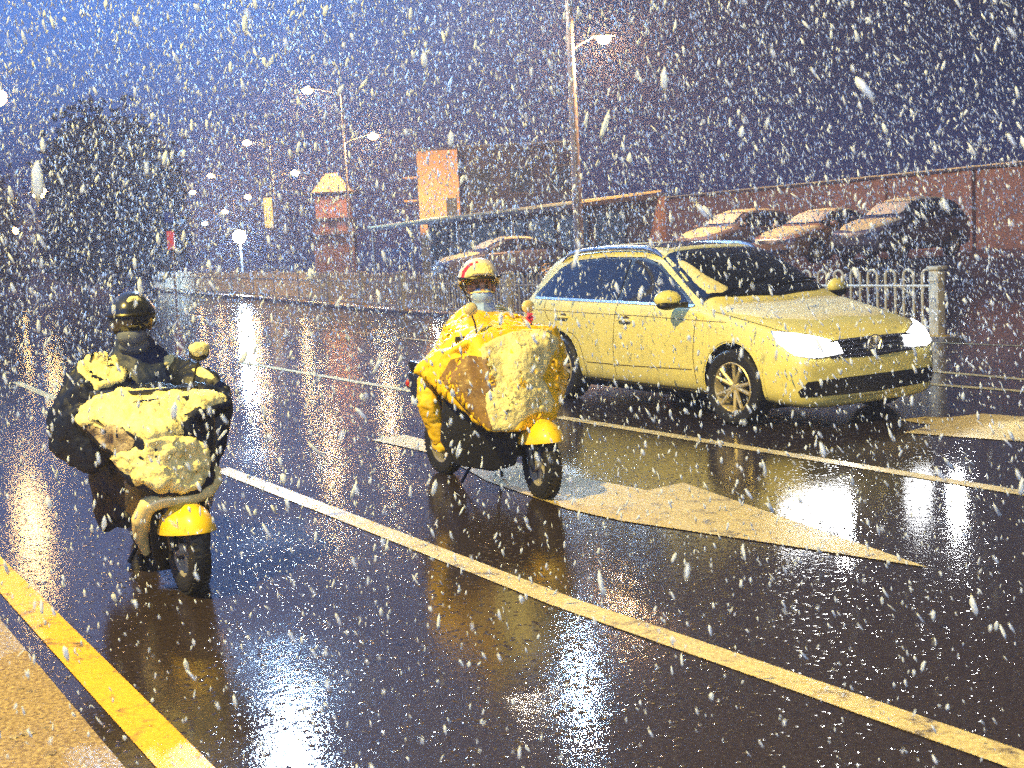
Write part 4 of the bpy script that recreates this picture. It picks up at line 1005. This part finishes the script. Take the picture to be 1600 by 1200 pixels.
# ------------------------------------------------------------------ terrace, wall, buildings
def P3(px, z):          # where the sight line at column px meets height z is set by distance: use distance directly
    return None
TA, TB_ = ground(1750, 398, TZ), ground(880, 415, TZ)
wa, wb = Vector((20.0, 30.0, 0)), Vector((4.6, 66, 0))
tdir = (wb - wa).normalized(); tn = Vector((-tdir.y, tdir.x, 0))   # towards the road
def tpt(s, off, z=0): q = wa + tdir * s + tn * off; return Vector((q.x, q.y, z))
mb = MB(); fo = 8.3
a, b, c, d = tpt(-16, fo - .9), tpt(32, fo - 2.6), tpt(32, -9), tpt(-16, -9)
mb.poly([a, b, c, d], TZ, Vector((0, 0, 1)))
terr = mb.build('terrace', M_pave, None, False); tag(terr, kind='structure')
L_ = 44; wall = empty('boundary_wall', wa, 0, 'long brick-red wall with a snowy coping behind the three parked cars', 'wall')
R_w = Matrix.Rotation(math.atan2(tdir.y, tdir.x), 3, 'Z')
mb = MB(); mb.box(tpt(10, -.15, 1.85) - wa, (L_ + 8, .3, 2.6), R_w); mb.build('wall_face', M_brick, wall, False)
mb = MB(); mb.box(tpt(10, -.15, 3.19) - wa, (L_ + 8, .5, .08), R_w, .01); mb.build('coping', M_dark, wall, False)
mb = MB(); mb.box(tpt(10, -.13, 3.255) - wa, (L_ + 8, .46, .05), R_w, .02); mb.build('snow', M_snow, wall, False)
for k in range(-2, 9):
    mb = MB(); mb.box(tpt(k * 4.2, .06, 1.84) - wa, (.45, .16, 2.58), R_w, .01); mb.build('pier', M_brick, wall, False)

def bbox_building(name, x0, x1, ytop, Y, depth, m, label, cat='building', extra=None):
    a = at(x0, ytop, Y); b = at(x1, ytop, Y); H = (a.z + b.z) / 2
    root = empty(name, ((a.x + b.x) / 2, Y, 0), 0, label, cat)
    w = b.x - a.x
    mb = MB(); mb.box((0, depth / 2, H / 2), (w, depth, H)); mb.build('wall', m, root, False)
    return root, w, H
# dark two storey block with an ochre end bay
r, w, H = bbox_building('two_storey_building', 716, 900, 232, 62, 9, M_dark, 'dark two storey building behind the lamp pole, right of the ochre bay')
M_win = mat('dim_window', (.02, .035, .04), .5, spec=.15)
for i in range(3):
    mb = MB(); mb.box((-w / 2 + 1.0 + i * 1.9, -.04, H - 1.5), (1.15, .06, 1.3)); f = mb.build('window', M_black, r, False)
    mb = MB(); mb.box((-w / 2 + 1.0 + i * 1.9, -.08, H - 1.5), (1.0, .03, 1.15)); mb.build('pane', M_win, f, False)
mb = MB(); mb.box((0, 4.3, H + .08), (w + .5, 9.6, .16)); rf = mb.build('roof', M_dark, r, False)
mb = MB(); mb.box((0, 4.3, H + .2), (w + .3, 9.4, .08), None, .03); mb.build('snow', M_snow, rf, False)
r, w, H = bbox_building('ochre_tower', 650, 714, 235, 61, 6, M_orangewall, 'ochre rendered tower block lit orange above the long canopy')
for z in (.45, .62, .8):
    mb = MB(); mb.box((-w / 2 - .35, .6, H * z), (.7, 1.2, .07)); b_ = mb.build('balcony', M_orangewall, r, False)
    mb = MB(); mb.tube([(-w / 2 - .68, .05, H * z), (-w / 2 - .68, .05, H * z + .8)], .03, 6); mb.tube([(-w / 2 - .68, .05, H * z + .8), (-w / 2, .05, H * z + .8)], .03, 6); mb.build('railing', M_dark, b_, False)
mb = MB(); mb.box((0, 3, H + .06), (w + .3, 6.3, .12)); mb.build('roof', M_dark, r, False)
point('tower_fill_light', (-w * .1, -3.2, H * .55), 1200, (1, .56, .20), .2, r)  # light added to brighten the tower; no wall lamp is built
mb = MB(); mb.box((w * .30, -.03, H * .55), (.5, .05, .9)); mb.build('window', M_win, r, False)
# long canopy with shopfront
c0 = at(575, 357, 58); c1 = at(905, 318, 40)
root = empty('shop_canopy', (c0.x, c0.y, 0), 0, 'long low canopy edged with snow, above the dark shopfront left of the lamp pole', 'canopy')
o = Vector((c0.x, c0.y, 0)); d = Vector((c1.x - c0.x, c1.y - c0.y, 0)); t = d.normalized(); nn = Vector((-t.y, t.x, 0))
if nn.y < 0: nn = -nn
mb = MB(); q0, q1 = c0 - o, c1 - o
mb.poly([q0, q1, q1 + nn * 3.2 + Vector((0, 0, .25)), q0 + nn * 3.2 + Vector((0, 0, .25))], .12, Vector((0, 0, -1))); rf = mb.build('roof', M_dark, root, False)
mb = MB(); up = Vector((0, 0, .10)); mb.poly([q0 + up * .1, q1 + up * .1, q1 + nn * 3 + Vector((0, 0, .27)), q0 + nn * 3 + Vector((0, 0, .27))], .07, Vector((0, 0, 1))); mb.build('snow', M_snow, rf, False)
Ld = d.length; Rc = Matrix.Rotation(math.atan2(t.y, t.x), 3, 'Z')
mb = MB(); mb.box(d / 2 + nn * 3.0 + Vector((0, 0, 1.4)), (Ld, .25, 2.8), Rc); mb.build('shopfront', M_brick, root, False)
for k in range(7):
    mb = MB(); mb.box(t * (1.5 + k * (Ld - 2) / 7) + nn * 2.84 + Vector((0, 0, 1.3)), ((Ld - 2) / 7 * .8, .08, 2.2), Rc); mb.build('window', M_win, root, False)
for k in range(5):
    zt = (q0.z * (1 - k / 4) + q1.z * k / 4) - .13
    mb = MB(); mb.tube([t * (.2 + k * (Ld - .5) / 4) + nn * .15, t * (.2 + k * (Ld - .5) / 4) + nn * .15 + Vector((0, 0, zt))], .06, 8); mb.build('post', M_pole, root)
M_pale = mat('pale_block', (.42, .30, .26), .8, noise_amt=.3, nscale=.25)
for (x0, x1, yt, Y_, nm_) in ((272, 500, 318, 235, 'pale apartment block far down the road behind the hazy lamps'), (-120, 98, 345, 118, 'low brownish building glowing dimly at the far left edge')):
    r, w, H = bbox_building('apartment_block', x0, x1, yt, Y_, 12, M_pale, nm_)
    nx_ = int(w / 3.2)
    for i in range(nx_):
        for j in range(int(H / 3)):
            mb = MB(); mb.box((-w / 2 + (i + .5) * w / nx_, -.05, 1.6 + j * 3), (1.5, .10, 1.4)); mb.build('window', M_win, r, False)
    mb = MB(); mb.box((0, 6, H + .15), (w + .6, 12.6, .3)); mb.build('roof', M_dark, r, False)
# stacked, lit gatehouse left of it
gq = at(518, 300, 74); gh = empty('gatehouse', (gq.x, gq.y, 0), 0, 'small tiered gatehouse glowing orange, between the lamp poles', 'building')
def zpx(py, Y, px=518): return at(px, py, Y).z
M_glow = mat('lit_orange_panel', (.9, .5, .2), .5, emis=(1, .45, .13), es=.8); M_glowr = mat('lit_red_panel', (.32, .16, .10), .5, emis=(1, .30, .12), es=.14)
z1, z2, z3, z4 = zpx(270, 74), zpx(300, 74), zpx(342, 74), zpx(366, 74)
mb = MB(); mb.hull([(-1.1, -.4, z2), (1.1, -.4, z2), (-1.1, 1.2, z2), (1.1, 1.2, z2), (-.35, .4, z1), (.35, .4, z1)]); mb.build('lit_gable', M_glow, gh, False)
for z, w_ in ((z2, 1.5), (z3, 1.35), (z4, 1.5)):
    mb = MB(); mb.box((0, .4, z - .06), (w_ * 2, 2.2, .12), None, .03); mb.build('eave', M_dark, gh, False)
mb = MB(); mb.box((0, .4, (z2 + z3) / 2 - .1), (1.9, 1.4, z2 - z3 - .3)); mb.build('lit_storey', M_glowr, gh, False)
mb = MB(); mb.box((0, .4, z3 / 2), (2.3, 1.6, z3 - .2)); mb.build('wall', M_brick, gh, False)
for s in (-1, 1):
    mb = MB(); mb.box((s * .5, -.42, (z3 + z4) / 2 - .05), (.5, .06, .5)); mb.build('window', M_glowr, gh, False)
# yellow vertical light-box sign, red and blue signs
def signpost(px, y0, y1, Y, wpx, m, label, name='light_box_sign', thick=.12, back=None):
    a = at(px, y0, Y); b = at(px, y1, Y); w = wpx * Y / F
    r = empty(name, (a.x, a.y, 0), 0, label, 'sign')
    mb = MB(); mb.tube([(0, .1, 0), (0, .1, a.z + .1)], .045, 8); mb.build('pole', M_pole, r)
    mb = MB(); mb.box((0, -.02, (a.z + b.z) / 2), (w, thick, a.z - b.z), None, .02); mb.build('panel', m, r)
    mb = MB(); mb.box((0, -.02, a.z + .05), (w * 1.2, thick * 1.4, .08)); mb.box((0, -.02, b.z - .04), (w * 1.2, thick * 1.4, .06)); mb.build('frame', M_dark, r)
    return r
M_ysign = mat('lit_yellow_sign', (1, .8, .3), .4, emis=(1, .68, .16), es=1.0)
M_rsign = mat('lit_red_sign', (.8, .1, .08), .4, emis=(1, .10, .07), es=.38)
M_bsign = mat('blue_sign', (.05, .10, .35), .4, emis=(.05, .1, .5), es=.12)
signpost(418, 309, 356, 80, 13, M_ysign, 'tall glowing yellow sign between the hazy lamp poles')
s_ = signpost(266, 361, 390, 50, 11, M_rsign, 'red hanging sign with a small blue board above it, left of the hazy lamps')
a_ = at(264, 340, 50); mb = MB(); mb.box((0, -.02, a_.z), (.36, .08, .42), None, .02); mb.build('blue_board', M_bsign, s_)

# ------------------------------------------------------------------ trees on the left
def leaf_tree(px, Y, H, R, label, seed, trunk=.22, n=7000):
    rnd = np.random.default_rng(seed); b = at(px, hz(px), Y); root = empty('street_tree', (b.x, Y, 0), 0, label, 'tree', 'dark trees left of the lamps')
    mb = MB(); mb.tube([(0, 0, 0), (.1, 0, H * .25), (-.05, .1, H * .5), (.1, 0, H * .85)], [trunk, trunk * .8, trunk * .55, .05], 10)
    cents = []
    for k in range(13):
        a = k * 2.4; z = H * (.16 + .065 * k); rr = R * (.75 - .02 * k) * (.6 + .5 * rnd.random())
        e = Vector((rr * math.cos(a), rr * math.sin(a), z + H * .12)); mb.tube([(0, 0, z - H * .05), e * .5 + Vector((0, 0, z * .5)), e], [.09, .06, .02], 6); cents.append(e)
    mb.build('trunk', M_bark, root)
    cents.append(Vector((0, 0, H * .95)))
    V = []; Fc = []
    for i in range(n):
        c = cents[rnd.integers(len(cents))]; g = rnd.normal(size=3) * np.array([R * .34, R * .34, H * .10]); p = np.array(c) + g
        s = .16 + .14 * rnd.random(); u = rnd.normal(size=3); u /= np.linalg.norm(u); v = np.cross(u, rnd.normal(size=3)); v /= np.linalg.norm(v)
        k = len(V); V += [p - u * s, p + v * s * .5, p + u * s, p - v * s * .5]; Fc.append((k, k + 1, k + 2, k + 3))
    me = bpy.data.meshes.new('crown'); me.from_pydata([tuple(q) for q in V], [], Fc); me.materials.append(M_leaf)
    o = bpy.data.objects.new('crown', me); C.objects.link(o); o.parent = root
leaf_tree(128, 62, 5.6, 1.4, 'dark tree with its trunk beside the brown glow at far left', 1)
leaf_tree(180, 58, 6.6, 1.9, 'tallest dark tree, in the middle of the left group', 2, n=9000)
leaf_tree(230, 64, 6.6, 1.7, 'dark tree just left of the red sign', 3)
leaf_tree(-40, 70, 6, 2.0, 'pale hazy tree crossing the left edge of view', 4)

# slush on the near pavement
tb_ = bmesh.new(); bmesh.ops.create_icosphere(tb_, subdivisions=2, radius=1); cv = [v.co.copy() for v in tb_.verts]; cf = [[v.index for v in f.verts] for f in tb_.faces]; tb_.free()
V = []; Fc = []
for k in range(900):
    u = -9 + 7.2 * random.random(); nn_ = .9 - 1.9 * random.random() ** .7; q = road(u, nn_, .035)
    if fnoise(q, 2.2, 2) < -.02: continue
    s = .008 + .024 * random.random() ** 2; b0 = len(V); off = Vector((random.random(), random.random(), 0)) * 9
    for v in cv: V.append(tuple(q + Vector((v.x * s * 1.5, v.y * s * 1.2, v.z * s * .6)) * (1 + .7 * noise.noise(v * 1.5 + off))))
    Fc += [[i + b0 for i in f] for f in cf]
me = bpy.data.meshes.new('slush_clods'); me.from_pydata(V, [], Fc); me.materials.append(M_slushbrown); o = bpy.data.objects.new('slush_clods', me); C.objects.link(o)
tag(o, 'clods of half melted snow scattered on the near left pavement', 'slush', None, 'stuff')

# ------------------------------------------------------------------ falling snow (real little clumps in the air)
def flakes(y, sizes, ico):
    n_ = len(y); x = y * (rng.random(n_) * 1.24 - .62); z = .05 + rng.random(n_) * (CAM_H + y * .42 + .25)
    k = z > CAM_H - y * .62; x, y, z, sz = x[k], y[k], z[k], sizes[k]; n_ = len(x)
    if ico:
        bm = bmesh.new(); bmesh.ops.create_icosphere(bm, subdivisions=1, radius=1); base = np.array([v.co[:] for v in bm.verts]); faces = np.array([[v.index for v in f.verts] for f in bm.faces]); bm.free()
    else:
        base = np.array([[1, 0, .25], [-.5, .87, -.2], [-.5, -.87, .1], [0, 0, 1], [0, 0, -1]], float)
        faces = np.array([[0, 1, 3], [1, 2, 3], [2, 0, 3], [1, 0, 4], [2, 1, 4], [0, 2, 4]])
    nb = len(base); jit = 1 + .7 * (rng.random((n_, nb, 3)) - .5); el = 1.8 + 2.4 * rng.random(n_)
    v = base[None] * jit * sz[:, None, None]; v[:, :, 2] *= el[:, None]
    tx = rng.normal(.10, .30, n_) + .5 * np.clip(x / y, -.4, .4) + .15 * np.sin(x * 1.7 + y); ty = rng.normal(0, .25, n_)
    ang = rng.random(n_) * 6.28; ca, sa = np.cos(ang)[:, None], np.sin(ang)[:, None]
    vz = v[:, :, 2]; vx = v[:, :, 0] * ca - v[:, :, 1] * sa - vz * tx[:, None]; vy = v[:, :, 0] * sa + v[:, :, 1] * ca + vz * ty[:, None]
    VV = np.stack([vx + x[:, None], vy + y[:, None], vz + z[:, None]], -1).reshape(-1, 3)
    return VV, (faces[None] + (np.arange(n_) * nb)[:, None, None]).reshape(-1, 3)
def sized(y, s): return .00092 * y ** .75 * np.exp(rng.normal(0, s, len(y)))
ya = 4.5 + 20 * rng.random(110000) ** .62
yb = 1.4 + 4.5 * rng.random(9000) ** .7
yc_ = 1.5 + 6 * rng.random(420) ** .8
sets = [flakes(ya, sized(ya, .32), False), flakes(yb, sized(yb, .38), True), flakes(yc_, sized(yc_, .3) * 2.3, True)]
VV = []; FF = []; k0 = 0
for v_, f_i in sets: VV.append(v_); FF.append(f_i + k0); k0 += len(v_)
VV = np.concatenate(VV); FF = np.concatenate(FF)
me = bpy.data.meshes.new('falling_snow'); me.vertices.add(len(VV)); me.vertices.foreach_set('co', VV.ravel())
me.loops.add(FF.size); me.loops.foreach_set('vertex_index', FF.ravel().astype(np.int32)); me.polygons.add(len(FF))
me.polygons.foreach_set('loop_start', (np.arange(len(FF)) * 3).astype(np.int32)); me.update(calc_edges=True)
me.polygons.foreach_set('use_smooth', np.ones(len(FF), bool))
me.materials.append(M_flake); fs = bpy.data.objects.new('falling_snow', me); C.objects.link(fs)
tag(fs, 'thick falling snowflakes filling the night air', 'snowfall', None, 'stuff')

# ------------------------------------------------------------------ haze
hx = bpy.data.materials.new('haze'); hx.use_nodes = True; n = hx.node_tree; n.nodes.clear()
ho = n.nodes.new('ShaderNodeOutputMaterial'); pvn = n.nodes.new('ShaderNodeVolumePrincipled')
pvn.inputs['Color'].default_value = (.74, .78, 1, 1); pvn.inputs['Density'].default_value = .0036; pvn.inputs['Anisotropy'].default_value = .35
n.links.new(pvn.outputs[0], ho.inputs['Volume'])
mb = MB(); mb.box((0, 110, 10.0), (260, 300, 23)); hb_ = mb.build('haze', hx, None, False); tag(hb_, 'thin pale night haze around the lamps', 'haze', None, 'stuff')
